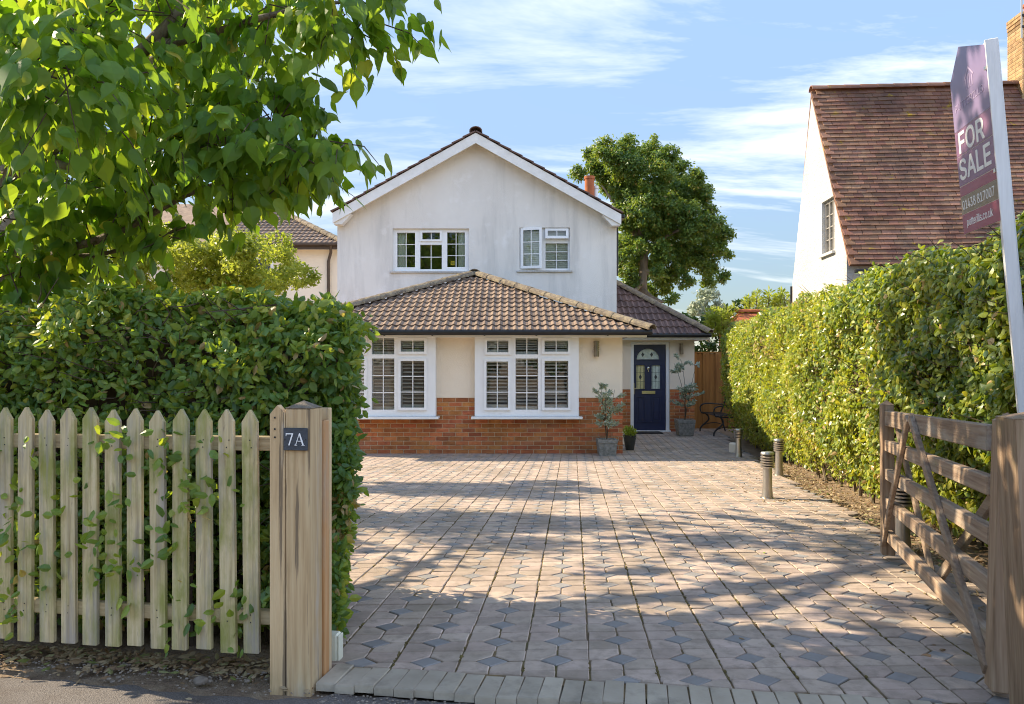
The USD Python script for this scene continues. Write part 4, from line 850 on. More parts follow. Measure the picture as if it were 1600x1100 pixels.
sign_text('FOR', .088, xc + .012, zat(.44), 'lettering_white', .27, True)
sign_text('SALE', .088, xc, zat(.605), 'lettering_white', .33, True)
sign_text('01438 817007', .040, xc, zat(.822), 'lettering_white', .335, False)
sign_text('putterills.co.uk', .034, xc, zat(.94), 'lettering_white', .27, False)
sign_text('PUTTERILLS', .030, xc, zat(.225), 'faded_print', .30, False)
hz = zat(.10)                                                       # the faint house emblem above the name
em = so.unary_union([sg.Polygon([(-.05, 0), (0, .045), (.05, 0), (.044, -.004), (0, .036), (-.044, -.004)]), R(-.036, -.028, -.045, .0), R(.028, .036, -.045, .0), R(-.012, -.005, -.045, .012), R(.005, .012, -.045, .012)])
em = affinity.translate(em, xc - .02, hz); face(em, y0 + .0078, .001, 'emblem', 'faded_print')
for zz in (zat(.14), zat(.72)): part(sign, 'bolt', bx(-.018, -.002, y0 + .0078, y0 + .016, zz - .008, zz + .008, .003), 'chrome')

# ------------------------------------------------------------------ bollard lights
def bollard():
    t = thing('bollard_light', 'stainless steel bollard light standing alone on the paving in full sun', 'bollard light', (0, 0, 0), 0, 'bollard lights beside the drive')
    part(t, 'post', lathe([(0, 0), (.058, 0), (.056, .02), (.047, .10), (.044, .31), (0, .31)], 28), 'steel', 40)
    part(t, 'base_plate', lathe([(0, -.004), (.072, -.004), (.072, .004), (.06, .008), (0, .008)], 28), 'steel', 40)
    part(t, 'lamp_core', lathe([(0, .31), (.048, .31), (.048, .45), (0, .45)], 24), 'dark_metal', 40)
    for k in range(5): part(t, 'louvre', lathe([(.049, .312 + k * .025), (.066, .306 + k * .025), (.067, .318 + k * .025), (.049, .328 + k * .025)], 28), 'steel', 40)
    part(t, 'cap', lathe([(0, .436), (.066, .436), (.066, .452), (.058, .462), (0, .466)], 28), 'steel', 40)
    return t
bo = bollard(); p = PX(1199, 778, 7.38); 
def mv(prim, loc): UsdGeom.Xformable(prim).GetOrderedXformOps()[0].Set(Gf.Vec3d(*map(float, loc)))
mv(bo, (p[0], 7.38, float(gz(7.38))))
for px, d, lab in ((1217, 9.4, 'stainless steel bollard light with its foot in the leaf litter under the sunny hedge'), (1154, 12.0, 'bollard light nearest the house and the iron bench'), (1410, 4.95, 'dark shaded bollard light seen through the bars of the open gate')):
    dup(bo, 'bollard_light', (PX(px, 0, d)[0], d, float(gz(d))), px, lab)

# ------------------------------------------------------------------ pots and plants by the door
def spindly(name, label, loc, h, spread, n, seed, pot_h, stems=3):
    t = thing(name, label, 'shrub', loc); rg = np.random.default_rng(seed); Ps, As = [], []
    for k in range(stems):
        a = rg.uniform(0, 6.28); tip = V3(math.cos(a) * spread * .5, math.sin(a) * spread * .5, h * rg.uniform(.75, 1.0)); pts = spline([(0, 0, 0), tip * V3(.3, .3, .5) + rg.normal(0, .02, 3), tip], 12)
        part(t, 'stem', tube(pts, np.linspace(.010, .003, 12), 5), 'twig')
        for j in range(int(9)):
            q = pts[rg.integers(3, 12)]; d = unit(V3(rg.normal(), rg.normal(), .5)); e = q + d * spread * rg.uniform(.3, .75) * (1.15 - q[2] / h * .5)
            part(t, 'twig', tube(np.linspace(q, e, 4), np.linspace(.004, .0015, 4), 4), 'twig')
            for u in np.linspace(.3, 1, int(n / stems / 9)): Ps.append(q + (e - q) * u + rg.normal(0, .012, 3)); As.append(unit(d + rg.normal(0, .7, 3)))
    P, A = np.array(Ps), np.array(As)
    put_leaves(t, P, A, rg.normal(0, 1, P.shape) + V3(0, -.6, .8), rg.uniform(.045, .075, len(P)), .75, T_MID, 'leaf_silver', rg.uniform(0, 1, len(P)))
def square_pot(name, label, loc, w, h):
    t = thing(name, label, 'plant pot', loc); b = w * .40; v, f = bx(-.5, .5, -.5, .5, 0, h * .80, .02); v = v * np.array([1, 1, 1.0]); s = (2 * b + (w - 2 * b) * (v[:, 2:] / (h * .8)) * .9); v = np.c_[v[:, :2] * s, v[:, 2]]
    part(t, 'body', (v, f), 'stone_pot'); r = w / 2
    part(t, 'rim', (lambda m: (m.vertices, m.faces))(trimesh.creation.extrude_polygon(R(-r, r, -r, r).buffer(-.01).buffer(.01).difference(R(-r + .04, r - .04, -r + .04, r - .04)), h * .2, engine='earcut').apply_translation([0, 0, h * .8])), 'stone_pot')
    part(t, 'compost', bx(-r + .041, r - .041, -r + .041, r - .041, h * .805, h * .93, .004), 'soil')
p1 = PX(948, 0, 12.32); square_pot('stone_planter', 'square grey stone planter against the corner of the front brick wall', (p1[0], 12.32, 0), .33, .30)
spindly('silver_shrub', 'tall thin silver-green shrub in the planter by the brick corner', (p1[0], 12.32, .27), 1.05, .34, 800, 3, .3)
p2 = PX(1070, 0, 15.9); square_pot('stone_planter', 'square grey stone planter right of the front door', (p2[0], 15.9, 0), .38, .35)
spindly('silver_shrub', 'tall thin silver-green shrub in the planter right of the front door', (p2[0], 15.9, .32), 1.35, .46, 1000, 4, .35)
p3 = PX(984, 0, 13.3)
gp = thing('plant_pot', 'small dark glazed pot at the brick corner left of the door', 'plant pot', (p3[0], 13.3, 0)); part(gp, 'body', lathe([(0, 0), (.075, 0), (.115, .22), (.118, .27), (.105, .27), (.10, .23), (0, .23)], 24), 'glazed_pot', 40)
sp = thing('leafy_plant', 'low bright green plant filling the small dark glazed pot', 'plant', (p3[0], 13.3, .24)); rg = np.random.default_rng(8); P = rg.normal(0, 1, (260, 3)); P = unit(P) * rg.uniform(.3, 1, (260, 1)) * V3(.12, .12, .12) + V3(0, 0, .06)
part(sp, 'stem', tube([(0, 0, -.02), (0.01, 0, .05), (0, .01, .1)], .008, 5), 'twig')
put_leaves(sp, P, P - V3(0, 0, -.02) + rg.normal(0, .05, P.shape), rg.normal(0, 1, P.shape) + V3(0, 0, .5), .05, .8, T_MID, 'leaf_gold', rg.uniform(0, .6, 260))
pb = PX(972, 690, 14.2); top('stone_block', xf(bx(pb[0] - .07, pb[0] + .08, 14.1, 14.3, -.01, .27, .02), rz=.1, o=(pb[0], 14.2, 0)), 'render_cream', 'pale upright stone block behind the small dark pot', 'stone block')
pb = PX(1147, 700, 12.9); top('stone_block', xf(bx(pb[0] - .05, pb[0] + .06, 12.8, 13.0, -.02, .17, .025), rz=.4, o=(pb[0], 12.9, 0)), 'render_cream', 'small tan stone beside the bollard nearest the house', 'stone block')

# ------------------------------------------------------------------ iron bench
bn = thing('garden_bench', 'black wrought iron garden bench half hidden by the end of the hedge', 'bench', (4.62, 15.75, 0))
def bench_end(y):
    e = sub(bn, 'bench_end')
    for pts, r in (([(-.30, y, 0), (-.22, y, .16), (-.10, y, .28), (-.16, y, .40), (-.26, y, .42)], .018), ([(.28, y, 0), (.22, y, .2), (.16, y, .40)], .018), ([(.16, y, .40), (.24, y, .62), (.33, y, .86)], .018),
                   ([(-.26, y, .42), (-.30, y, .52), (-.25, y, .62), (-.05, y, .64), (.22, y, .62)], .016), ([(-.26, y, .42), (.0, y, .40), (.17, y, .41)], .014), ([(-.26, y, .13), (0, y, .2), (.22, y, .15)], .010)):
        part(e, 'iron_bar', tube(spline(pts, 14), r, 7), 'dark_metal', 50)
bench_end(0.0); bench_end(1.15)
for k in range(5): part(bn, 'seat_slat', bx(-.25 + k * .085, -.19 + k * .085, .0, 1.15, .425, .445, .005), 'dark_metal')
for k in range(3): part(bn, 'back_slat', bx(.245 + k * .035, .265 + k * .035, 0, 1.15, .56 + k * .1, .62 + k * .1, .005), 'dark_metal')

# ------------------------------------------------------------------ close-boarded fence right of the house
bf_ = thing('boarded_fence', 'orange-brown close-boarded timber fence between house and right hedge', 'fence', (4.18, 17.3, 0))
for k in range(10): part(bf_, 'board', xf(bx(k * .148, k * .148 + .155, -.012 if k % 2 else -.024, 0.0 if k % 2 else -.0125, .03, 1.80, .003), rx=frg.normal(0, .002)), 'fence_wood')
part(bf_, 'rail', bx(0, 1.5, .001, .04, .3, .38), 'fence_wood'); part(bf_, 'rail', bx(0, 1.5, .001, .04, 1.4, 1.48), 'fence_wood'); part(bf_, 'capping', bx(0, 1.5, -.03, .03, 1.802, 1.83), 'fence_wood')

# ------------------------------------------------------------------ hedges
def hedge_noise(p, s, seed): return meshkit.fbm(p * s, 3, seed) - 0.5
rg = np.random.default_rng(40)
RH0, RH1 = 2.35, 15.5
def rh_x(y): return 1.93 + 0.16 * y
def rh_top(y): return 2.33 + .03 * np.sin(y * 2.3) + .03 * np.sin(y * 5.1)
def rh_inset(t, y):                                                # t 0 at the foot .. 1 at the top: belly in the middle
    return 0.46 * np.clip((0.40 - t) / 0.40, 0, 1) ** 1.3 + 0.22 * np.clip((t - 0.86) / 0.14, 0, 1) ** 2
def right_hedge():
    t = thing('clipped_hedge', 'long clipped hedge along the right side of the drive, sunlit near the house', 'hedge')
    nrm = unit(V3(-1, 0.16, 0)); n = 105000
    # density per length falls with distance (leaves seem smaller there, but the hedge stays closed)
    u = rg.uniform(0, 1, n); y = RH0 + (RH1 - RH0) * u ** 1.15
    tt = rg.uniform(0, 1.0, n); z0 = gz(y) + .05; zt = rh_top(y)
    z = z0 + (zt - z0) * tt
    x = rh_x(y) + rh_inset(tt, y)
    P = np.c_[x, y, z]; bump = hedge_noise(P, 1.3, 3) * .26 + hedge_noise(P, 4.0, 4) * .24
    thin = hedge_noise(P, 2.2, 9)
    keep = rg.uniform(0, 1, n) < np.clip(.90 + thin * 2.3, .25, 1) * np.where(tt < .10, .35, 1)
    depth = rg.exponential(.05, n).clip(0, .22)
    P = P - nrm * bump[:, None] * 1.0 - nrm * depth[:, None] * 1.0 + 0
    m = 16000                                                      # top
    y2 = RH0 + (RH1 - RH0) * rg.uniform(0, 1, m); w = rg.uniform(0, 1, m) ** 1.4 * 1.0
    P2 = np.c_[rh_x(y2) + .15 + w, y2, rh_top(y2) + .02 - rg.exponential(.05, m).clip(0, .2)]; P2[:, 2] += hedge_noise(P2, 2.0, 5) * .22 + hedge_noise(P2, 6.0, 6) * .10 + np.where(rg.uniform(0, 1, m) < .01, rg.uniform(0, .10, m), 0)
    m3 = 3500                                                      # far end
    P3 = np.c_[rh_x(RH1) + rg.uniform(0, 1.1, m3), RH1 + .05 - rg.exponential(.05, m3).clip(0, .2), rg.uniform(.05, 1, m3) * rh_top(RH1)]
    P3[:, 0] += np.clip(.9 - P3[:, 2], 0, 1) * .25
    Pn = np.vstack([P[keep], P2, P3]); Nn = np.vstack([np.repeat(nrm[None], keep.sum(), 0), np.repeat(V3(-.35, -.1, 1)[None], m, 0), np.repeat(V3(-.4, 1, .1)[None], m3, 0)])
    k = len(Pn); N = Nn + rg.normal(0, .55, (k, 3)) + V3(0, 0, .25); A = np.cross(N, rg.normal(0, 1, (k, 3))) + V3(0, 0, -.35)
    L = rg.uniform(.036, .070, k) * (1 + .1 * np.clip((Pn[:, 1] - 8) / 8, 0, 1)); r = np.clip(rg.beta(1.6, 2.0, k) + hedge_noise(Pn, .9, 11) * .8 - .04, 0, .93); r[(hedge_noise(Pn, 1.7, 27) > .17) & (rg.uniform(0, 1, k) < .22)] = 1.0; WW = rg.uniform(.72, 1.1, k); r[rg.uniform(0, 1, k) < .03] = 1.0
    # singles: only leaves at the outer face
    near = Pn[:, 1] < 7.5
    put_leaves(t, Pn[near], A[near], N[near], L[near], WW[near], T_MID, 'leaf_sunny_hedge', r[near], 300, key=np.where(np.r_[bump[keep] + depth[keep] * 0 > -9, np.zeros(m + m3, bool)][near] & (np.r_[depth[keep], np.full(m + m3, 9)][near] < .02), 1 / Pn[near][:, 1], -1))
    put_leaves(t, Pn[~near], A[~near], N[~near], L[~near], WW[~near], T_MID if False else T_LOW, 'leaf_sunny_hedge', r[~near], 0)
    tw = Mb()
    for _ in range(900):
        yy = RH0 + (RH1 - RH0) * rg.uniform(0, 1) ** 1.5; t_ = rg.uniform(.02, 1.0); g0 = float(gz(yy)); z_ = g0 + .05 + (float(rh_top(yy)) - g0) * t_; x_ = rh_x(yy) + float(rh_inset(t_, yy))
        a_ = V3(x_ + .16, yy, z_ - .05); b_ = V3(x_ - rg.uniform(-.02, .09), yy + rg.normal(0, .12), z_ + rg.uniform(-.05, .16)); tw.m(tube(np.vstack([a_, (a_ + b_) / 2 + rg.normal(0, .015, 3), b_]), [.005, .0035, .0015], 4, False))
    part(t, 'twigs', tw, 'twig', kind='stuff')
    # dense twiggy inside, and stems
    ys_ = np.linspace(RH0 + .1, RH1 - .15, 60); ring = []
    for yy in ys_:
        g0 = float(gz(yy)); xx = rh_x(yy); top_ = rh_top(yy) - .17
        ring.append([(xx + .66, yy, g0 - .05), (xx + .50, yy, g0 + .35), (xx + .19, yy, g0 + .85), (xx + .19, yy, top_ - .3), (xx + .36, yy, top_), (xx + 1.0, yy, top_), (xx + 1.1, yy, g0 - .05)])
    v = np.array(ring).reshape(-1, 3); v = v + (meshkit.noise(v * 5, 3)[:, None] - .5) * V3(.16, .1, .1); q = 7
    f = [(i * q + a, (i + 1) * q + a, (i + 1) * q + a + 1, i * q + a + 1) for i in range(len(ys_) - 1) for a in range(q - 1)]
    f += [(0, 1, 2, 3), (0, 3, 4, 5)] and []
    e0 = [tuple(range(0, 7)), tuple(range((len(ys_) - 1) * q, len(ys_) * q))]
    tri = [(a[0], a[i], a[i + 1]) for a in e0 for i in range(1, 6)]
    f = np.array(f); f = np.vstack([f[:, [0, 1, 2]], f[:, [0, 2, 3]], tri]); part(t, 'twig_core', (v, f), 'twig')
    for yy in np.arange(2.7, 15.2, .42):
        g0 = float(gz(yy)); xx = rh_x(yy) + .52 + rg.uniform(-.05, .05); part(t, 'stem', tube(spline([(xx, yy, g0 - .05), (xx - .04 + rg.normal(0, .03), yy + rg.normal(0, .05), g0 + .4), (xx - .12, yy + rg.normal(0, .08), g0 + .9)], 6), np.linspace(.022, .010, 6), 6), 'bark')
right_hedge()

LH_Y = 3.02
def lh_right(z): return -.66 - .055 * np.clip((1.55 - z) / .9, 0, 1.4) - .10 * np.clip((z - 1.68) / .2, 0, 1) ** 2
def lh_top(x): return 1.865 + .035 * np.sin(x * 3.7 + 1) + .03 * np.sin(x * 9.1) - .10 * np.clip((x + .95) / .3, 0, 1) ** 2
def left_hedge():
    t = thing('clipped_hedge', 'broad shaded beech hedge rising behind the wooden picket fence', 'hedge'); rg = np.random.default_rng(41)
    n = 26000; x = -.66 - rg.uniform(0, 1, n) * 2.5; tt = rg.uniform(0, 1, n); g0 = gz(LH_Y + 0 * x) + .04; z = g0 + (lh_top(x) - g0) * tt
    fy = LH_Y - (x + .94) * math.tan(-FA) * 0 + (-(x + .94)) * .155 * .9 + .10
    below = z < 1.36
    P = np.c_[np.minimum(x, lh_right(z) + 0), fy, z]; bump = hedge_noise(P, 1.6, 13) * .34 + hedge_noise(P, 5.0, 14) * .30
    depth = rg.exponential(.05, n).clip(0, .25); P[:, 1] += -bump + depth + .20 * np.clip((tt - .88) / .12, 0, 1) ** 2 + np.clip((P[:, 0] + .80) / .14, 0, 1) ** 2 * .10
    thin = hedge_noise(P, 4.5, 19); keep = rg.uniform(0, 1, n) < np.clip(.78 + thin * 2.6, .12, 1) * np.where(below, .9, 1)
    # sprigs that grow out between the pickets
    ms = 60; Sx = -1.0 - rg.uniform(0, 1, ms) * 1.15; Sz = rg.uniform(.52, 1.30, ms); sp, sa = [], []
    gaps = -0.94 + (-0.052 - .0484 - .0968 * np.arange(-1, 13)) * math.cos(FA)
    for k in range(ms):
        xg = gaps[rg.integers(0, len(gaps))]; yb = 2.80 - (xg + .94) * .158; base_ = V3(xg + rg.normal(0, .010), yb + .06, Sz[k])
        for j in range(rg.integers(5, 12)): sp.append(base_ + V3(rg.normal(0, .022), -.01 - rg.uniform(0, .115), rg.normal(0, .045))); sa.append(unit(V3(rg.normal(0, .8), -.5, rg.normal(-.2, .7))))
    sp, sa = np.array(sp), np.array(sa)
    m1 = 5200; y1 = LH_Y + .1 + rg.uniform(0, 1, m1) * 1.0; z1 = gz(y1) + .06 + rg.uniform(0, 1, m1) * (1.80 - gz(y1)); P1 = np.c_[lh_right(z1) - .155 * (y1 - LH_Y) * 1.25 - rg.exponential(.035, m1).clip(0, .16), y1, z1]
    P1[:, 0] += hedge_noise(P1, 3.0, 15) * .10 + np.where(rg.uniform(0, 1, m1) < .03, rg.uniform(0, .04, m1), 0)
    m2 = 7000; x2 = -.75 - rg.uniform(0, 1, m2) * 2.4; y2 = LH_Y + .15 + rg.uniform(0, 1, m2) * .9 - (x2 + .94) * .14; P2 = np.c_[x2, y2, lh_top(x2) - rg.exponential(.04, m2).clip(0, .2)]; P2[:, 2] += hedge_noise(P2, 2.5, 16) * .16 + np.where(rg.uniform(0, 1, m2) < .02, rg.uniform(0, .08, m2), 0)
    Pn = np.vstack([P[keep], sp, P1, P2]); a, b = keep.sum(), len(sp)
    Nn = np.vstack([np.repeat(V3(0, -1, .35)[None], a, 0), np.repeat(V3(0, -1, .6)[None], b, 0), np.repeat(V3(1, -.2, .2)[None], m1, 0), np.repeat(V3(0, -.3, 1)[None], m2, 0)]); k = len(Pn)
    N = Nn + rg.normal(0, .75, (k, 3)); A = np.cross(N, rg.normal(0, 1, (k, 3))) + V3(0, 0, -.3); A[a:a + b] = sa
    WW = rg.uniform(.72, 1.08, k); L = rg.uniform(.028, .060, k); r = np.clip(rg.beta(1.5, 2.3, k) + hedge_noise(Pn, 1.6, 17) * .6 + .15 * np.clip((Pn[:, 2] - 1.6) / .3, 0, 1) - .08, 0, .93); r[rg.uniform(0, 1, k) < .025] = 1.0
    dsc = np.r_[np.where(depth[keep] < .02, 1.0, 0), np.full(b, 1.3), np.zeros(m1 + m2)]
    tw = Mb()
    for _ in range(320):
        x_ = -1.0 - rg.uniform(0, 1) * 2.0; z_ = rg.uniform(.5, 1.85); f_ = LH_Y - (x_ + .94) * .14
        a_ = V3(x_, f_ + .2, z_); b_ = V3(x_ + rg.normal(0, .10), f_ + .10 - rg.uniform(0, .12), z_ + rg.uniform(-.05, .13)); tw.m(tube(np.vstack([a_, (a_ + b_) / 2 + rg.normal(0, .012, 3), b_]), [.004, .003, .0012], 4, False))
    part(t, 'twigs', tw, 'twig', kind='stuff')
    r[(hedge_noise(Pn, 2.4, 29) > .19) & (rg.uniform(0, 1, k) < .3)] = 1.0
    put_leaves(t, Pn, A, N, L, WW, T_MID, 'leaf_hedge', r, 300, key=np.where(dsc > 0, dsc * L / Pn[:, 1], -1))
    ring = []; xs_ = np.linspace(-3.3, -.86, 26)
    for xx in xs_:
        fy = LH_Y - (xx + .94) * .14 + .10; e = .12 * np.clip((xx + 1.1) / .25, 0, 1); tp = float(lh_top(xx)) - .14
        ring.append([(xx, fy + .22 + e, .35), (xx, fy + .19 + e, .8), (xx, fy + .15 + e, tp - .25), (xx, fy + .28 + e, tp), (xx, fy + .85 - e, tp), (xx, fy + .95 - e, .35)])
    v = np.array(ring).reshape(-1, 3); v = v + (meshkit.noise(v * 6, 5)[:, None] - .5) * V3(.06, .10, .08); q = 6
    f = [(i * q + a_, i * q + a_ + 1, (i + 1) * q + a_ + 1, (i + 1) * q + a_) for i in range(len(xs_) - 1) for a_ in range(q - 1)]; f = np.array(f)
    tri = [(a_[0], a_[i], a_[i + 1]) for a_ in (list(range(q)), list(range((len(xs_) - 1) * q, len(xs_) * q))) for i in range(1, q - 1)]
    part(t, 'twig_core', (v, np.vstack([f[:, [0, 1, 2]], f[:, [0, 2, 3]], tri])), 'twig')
    for xx in np.arange(-3.0, -.85, .16):
        yy = LH_Y + .12 - (xx + .94) * .14 + rg.uniform(0, .1); part(t, 'stem', tube(spline([(xx, yy, .33), (xx + rg.normal(0, .03), yy - .02, .75), (xx + rg.normal(0, .06), yy - .03, 1.3)], 6), np.linspace(.012, .005, 6), 5), 'twig')
left_hedge()
# ------------------------------------------------------------------ trees
def lobe_leaves(rg, c, r, n, shell=.55):
    d = unit(rg.normal(0, 1, (n, 3))); rad = (shell + (1 - shell) * rg.uniform(0, 1, (n, 1)) ** .6) * rg.uniform(.75, 1.08, (n, 1))
    return np.asarray(c) + d * rad * np.asarray(r), d
def limb(t, pts, r0, r1, mat='bark', sides=9, n=16, name='branch'):
    p = spline(pts, n); p[1:-1] += (meshkit.noise(p[1:-1] * 3, 5)[:, None] - .5) * r0 * .5
    part(t, name, tube(p, np.linspace(r0, r1, n) * (1 + .12 * np.sin(np.arange(n) * 1.7)), sides), mat, True)
    return p
def big_tree():
    t = thing('broadleaf_tree', 'large-leaved tree overhanging the left hedge, its leaves glowing against the sun', 'tree'); rg = np.random.default_rng(60)
    TR = V3(-3.35, 4.35, 0); limb(t, [TR + V3(0, 0, .1), TR + V3(.03, 0, 1.0), TR + V3(-.05, .1, 2.0), TR + V3(-.3, .5, 3.4), TR + V3(-.4, .9, 5.0)], .17, .07, name='trunk', n=20)
    b = [limb(t, [TR + V3(0, 0, 1.75), PX(0, 300, 4.1), PX(75, 228, 3.9), PX(150, 140, 3.8), PX(235, 70, 3.8), PX(300, -20, 3.8)], .075, .025, n=24),
         limb(t, [PX(232, 72, 3.8), PX(330, 52, 3.75), PX(430, 22, 3.7), PX(560, 0, 3.6)], .026, .008),
         limb(t, [TR + V3(0, 0, 1.35), PX(0, 448, 4.25), PX(60, 420, 4.2), PX(95, 393, 4.1), PX(160, 372, 4.0), PX(260, 320, 3.9)], .05, .012),
         limb(t, [PX(55, 245, 3.95), PX(110, 262, 3.9), PX(170, 255, 3.85), PX(300, 215, 3.8), PX(420, 185, 3.7)], .026, .007),
         limb(t, [PX(160, 372, 4.0), PX(235, 335, 4.0), PX(330, 290, 3.9), PX(430, 278, 3.8), PX(500, 250, 3.75)], .022, .006),
         limb(t, [PX(95, 393, 4.1), PX(150, 398, 4.1), PX(220, 380, 4.1), PX(290, 355, 4.0)], .018, .006),
         limb(t, [PX(150, 140, 3.8), PX(110, 90, 3.4), PX(90, 40, 3.2)], .03, .008), limb(t, [PX(75, 228, 3.9), PX(110, 170, 3.4), PX(130, 130, 3.0)], .022, .006),
         limb(t, [TR + V3(-.1, .2, 2.4), (-3.2, 5.6, 3.6), (-3.0, 7.0, 4.6), (-3.2, 8.2, 5.3)], .09, .02), limb(t, [TR + V3(-.2, .3, 2.9), (-2.8, 5.0, 4.2), (-1.9, 5.2, 5.0), (-1.0, 5.3, 5.3)], .08, .02),
         limb(t, [TR + V3(-.3, .5, 3.4), (-4.2, 6.0, 4.6), (-4.6, 7.5, 5.4)], .07, .02), limb(t, [TR + V3(0, 0, 2.0), (-3.8, 5.6, 2.7), (-4.4, 7.0, 3.3)], .05, .012)]
    lob = []
    for px, py, d, rx, ry, n in ((590, 12, 3.6, 60, 36, 60), (520, 15, 3.6, 90, 50, 110), (430, 10, 3.65, 110, 55, 150), (300, 20, 3.8, 120, 80, 200), (180, 10, 3.6, 130, 80, 200), (60, 40, 3.3, 110, 90, 170), (120, 115, 3.0, 110, 90, 170),
                             (30, 170, 3.3, 90, 110, 110), (240, 150, 3.9, 125, 75, 150), (345, 170, 3.9, 110, 65, 170), (430, 172, 3.75, 85, 52, 140), (485, 215, 3.7, 52, 50, 105), (405, 232, 3.8, 95, 58, 160), (300, 255, 3.95, 100, 62, 120), (180, 240, 4.1, 110, 65, 110),
                             (80, 280, 4.0, 110, 75, 110), (50, 360, 4.2, 110, 65, 110), (160, 345, 4.1, 80, 42, 60), (345, 320, 3.8, 34, 45, 34), (272, 365, 3.9, 22, 22, 10), (240, 290, 3.9, 80, 42, 50), (535, 225, 3.6, 22, 34, 18), (495, 262, 3.7, 40, 26, 40), (430, 285, 3.75, 40, 22, 30),
                             (130, 190, 3.1, 70, 70, 60), (270, 220, 3.7, 90, 55, 90), (370, 225, 3.7, 90, 50, 90), (60, 100, 2.95, 80, 80, 70), (110, 315, 3.9, 100, 50, 70), (20, 330, 4.0, 80, 70, 60), (375, 285, 3.8, 50, 36, 40), (550, 45, 3.6, 60, 26, 40), (40, 395, 4.1, 80, 40, 60), (130, 395, 4.2, 60, 34, 40), (-10, 430, 4.2, 60, 40, 40), (60, 350, 3.8, 90, 50, 80), (20, 420, 3.9, 70, 40, 60), (150, 420, 4.3, 60, 26, 36), (100, 430, 4.3, 60, 26, 36), (190, 300, 3.8, 80, 50, 70)):
        k = d / 1150; lob.append((PX(px, py, d), V3(rx * k, .28 + rx * k * .5, ry * k), n, 1.0))
    for c, r, n in (((-2.4, 6.4, 4.7), .9, 170), ((-3.1, 7.2, 4.5), 1.0, 210), ((-3.6, 8.1, 4.5), .9, 190), ((-4.0, 8.3, 5.6), .9, 190), ((-3.0, 7.6, 5.6), .9, 190), ((-3.4, 6.0, 3.7), .9, 170), ((-3.9, 7.0, 3.6), .9, 170), ((-2.6, 5.2, 4.6), .8, 150), ((-2.0, 5.9, 5.3), .8, 170), ((-1.3, 5.4, 5.3), .75, 150),
                    ((-0.7, 4.9, 5.1), .6, 110), ((-1.9, 4.5, 4.6), .8, 160), ((-1.2, 4.2, 4.5), .7, 130), ((-2.8, 4.2, 4.3), .8, 150), ((-3.6, 5.2, 5.0), .9, 170), ((-3.6, 6.6, 6.3), 1.0, 190), ((-2.4, 6.9, 6.3), .9, 170), ((-4.8, 6.2, 5.0), .9, 120), ((-4.9, 7.6, 4.6), .9, 150), ((-1.5, 3.5, 4.2), .6, 90), ((-2.3, 3.3, 3.9), .6, 90), ((-4.3, 5.6, 2.9), .7, 120), ((-4.9, 6.6, 3.2), .8, 130), ((-4.4, 5.0, 2.2), .6, 90)):
        lob.append((V3(*c), V3(r, r, r * .8), int(n * 1.0), 1.0))
    g2 = np.random.default_rng(77)
    for k in range(26):                                             # the dense upper crown that shades the gate, hedge and drive
        c = V3(g2.uniform(-3.3, -1.9), g2.uniform(4.0, 7.6), 0); c[2] = max(g2.uniform(4.3, 6.4), EYE + .493 * c[1] + .55) if k % 4 else g2.uniform(3.9, 5.0) + .1 * c[1]
        lob.append((c, V3(.8, .8, .6), 150, 1.0))
    for k in range(7):
        lob.append((V3(g2.uniform(-5.0, -3.7), g2.uniform(3.2, 5.2), g2.uniform(2.7, 4.6)), V3(.7, .7, .55), 110, 1.0))
    for k in range(5): lob.append((V3(-1.9 + .28 * k, 3.9 + .1 * k, 4.25), V3(.45, .4, .35), 60, 1.0))
    Ps, As, Ns, Rn = [], [], [], []
    for c, r, n, q in lob:
        # sprays: short drooping twigs with leaves hanging along them
        m = max(3, n // 7); o, d = lobe_leaves(rg, c, r * .75, m, .2); tone = rg.normal(0, .10)
        for k in range(m):
            out = unit(d[k] + V3(0, 0, .15) + rg.normal(0, .25, 3)); L = rg.uniform(.16, .34) * min(1, np.mean(r) / .35); nn = 7
            s = np.linspace(.1, 1, nn)[:, None]; p = o[k] + out * L * s + V3(0, 0, -1) * (L * .55) * s ** 2 + rg.normal(0, .022, (nn, 3))
            ax = unit(out * .45 + V3(0, 0, -.85) + rg.normal(0, .33, (nn, 3)))
            nm = unit(out * V3(1, 1, .3) + V3(0, 0, .5) + rg.normal(0, .42, (nn, 3)))
            Ps.append(p); As.append(ax); Ns.append(nm); Rn.append(np.clip(rg.normal(.42, .2, nn) + tone, 0, .9))
            if k % 2 == 0: twigs.append(tube(np.vstack([o[k] - out * .10, o[k] + out * L * .5 - V3(0, 0, L * .14), p[-1]]), [.004, .003, .0015], 4, cap=False))
    P, A, N, r = np.vstack(Ps), np.vstack(As), np.vstack(Ns), np.concatenate(Rn); k = len(P); r[rg.uniform(0, 1, k) < .006] = 1.0
    put_leaves(t, P, A, N, np.clip(rg.normal(.092, .018, k), .045, .13), 1.0, T_BIG, 'leaf_tree', r, 300)
    mb = Mb()
    for tw in twigs: mb.m(tw)
    part(t, 'twigs', mb, 'twig', kind='stuff')
twigs = []
big_tree()

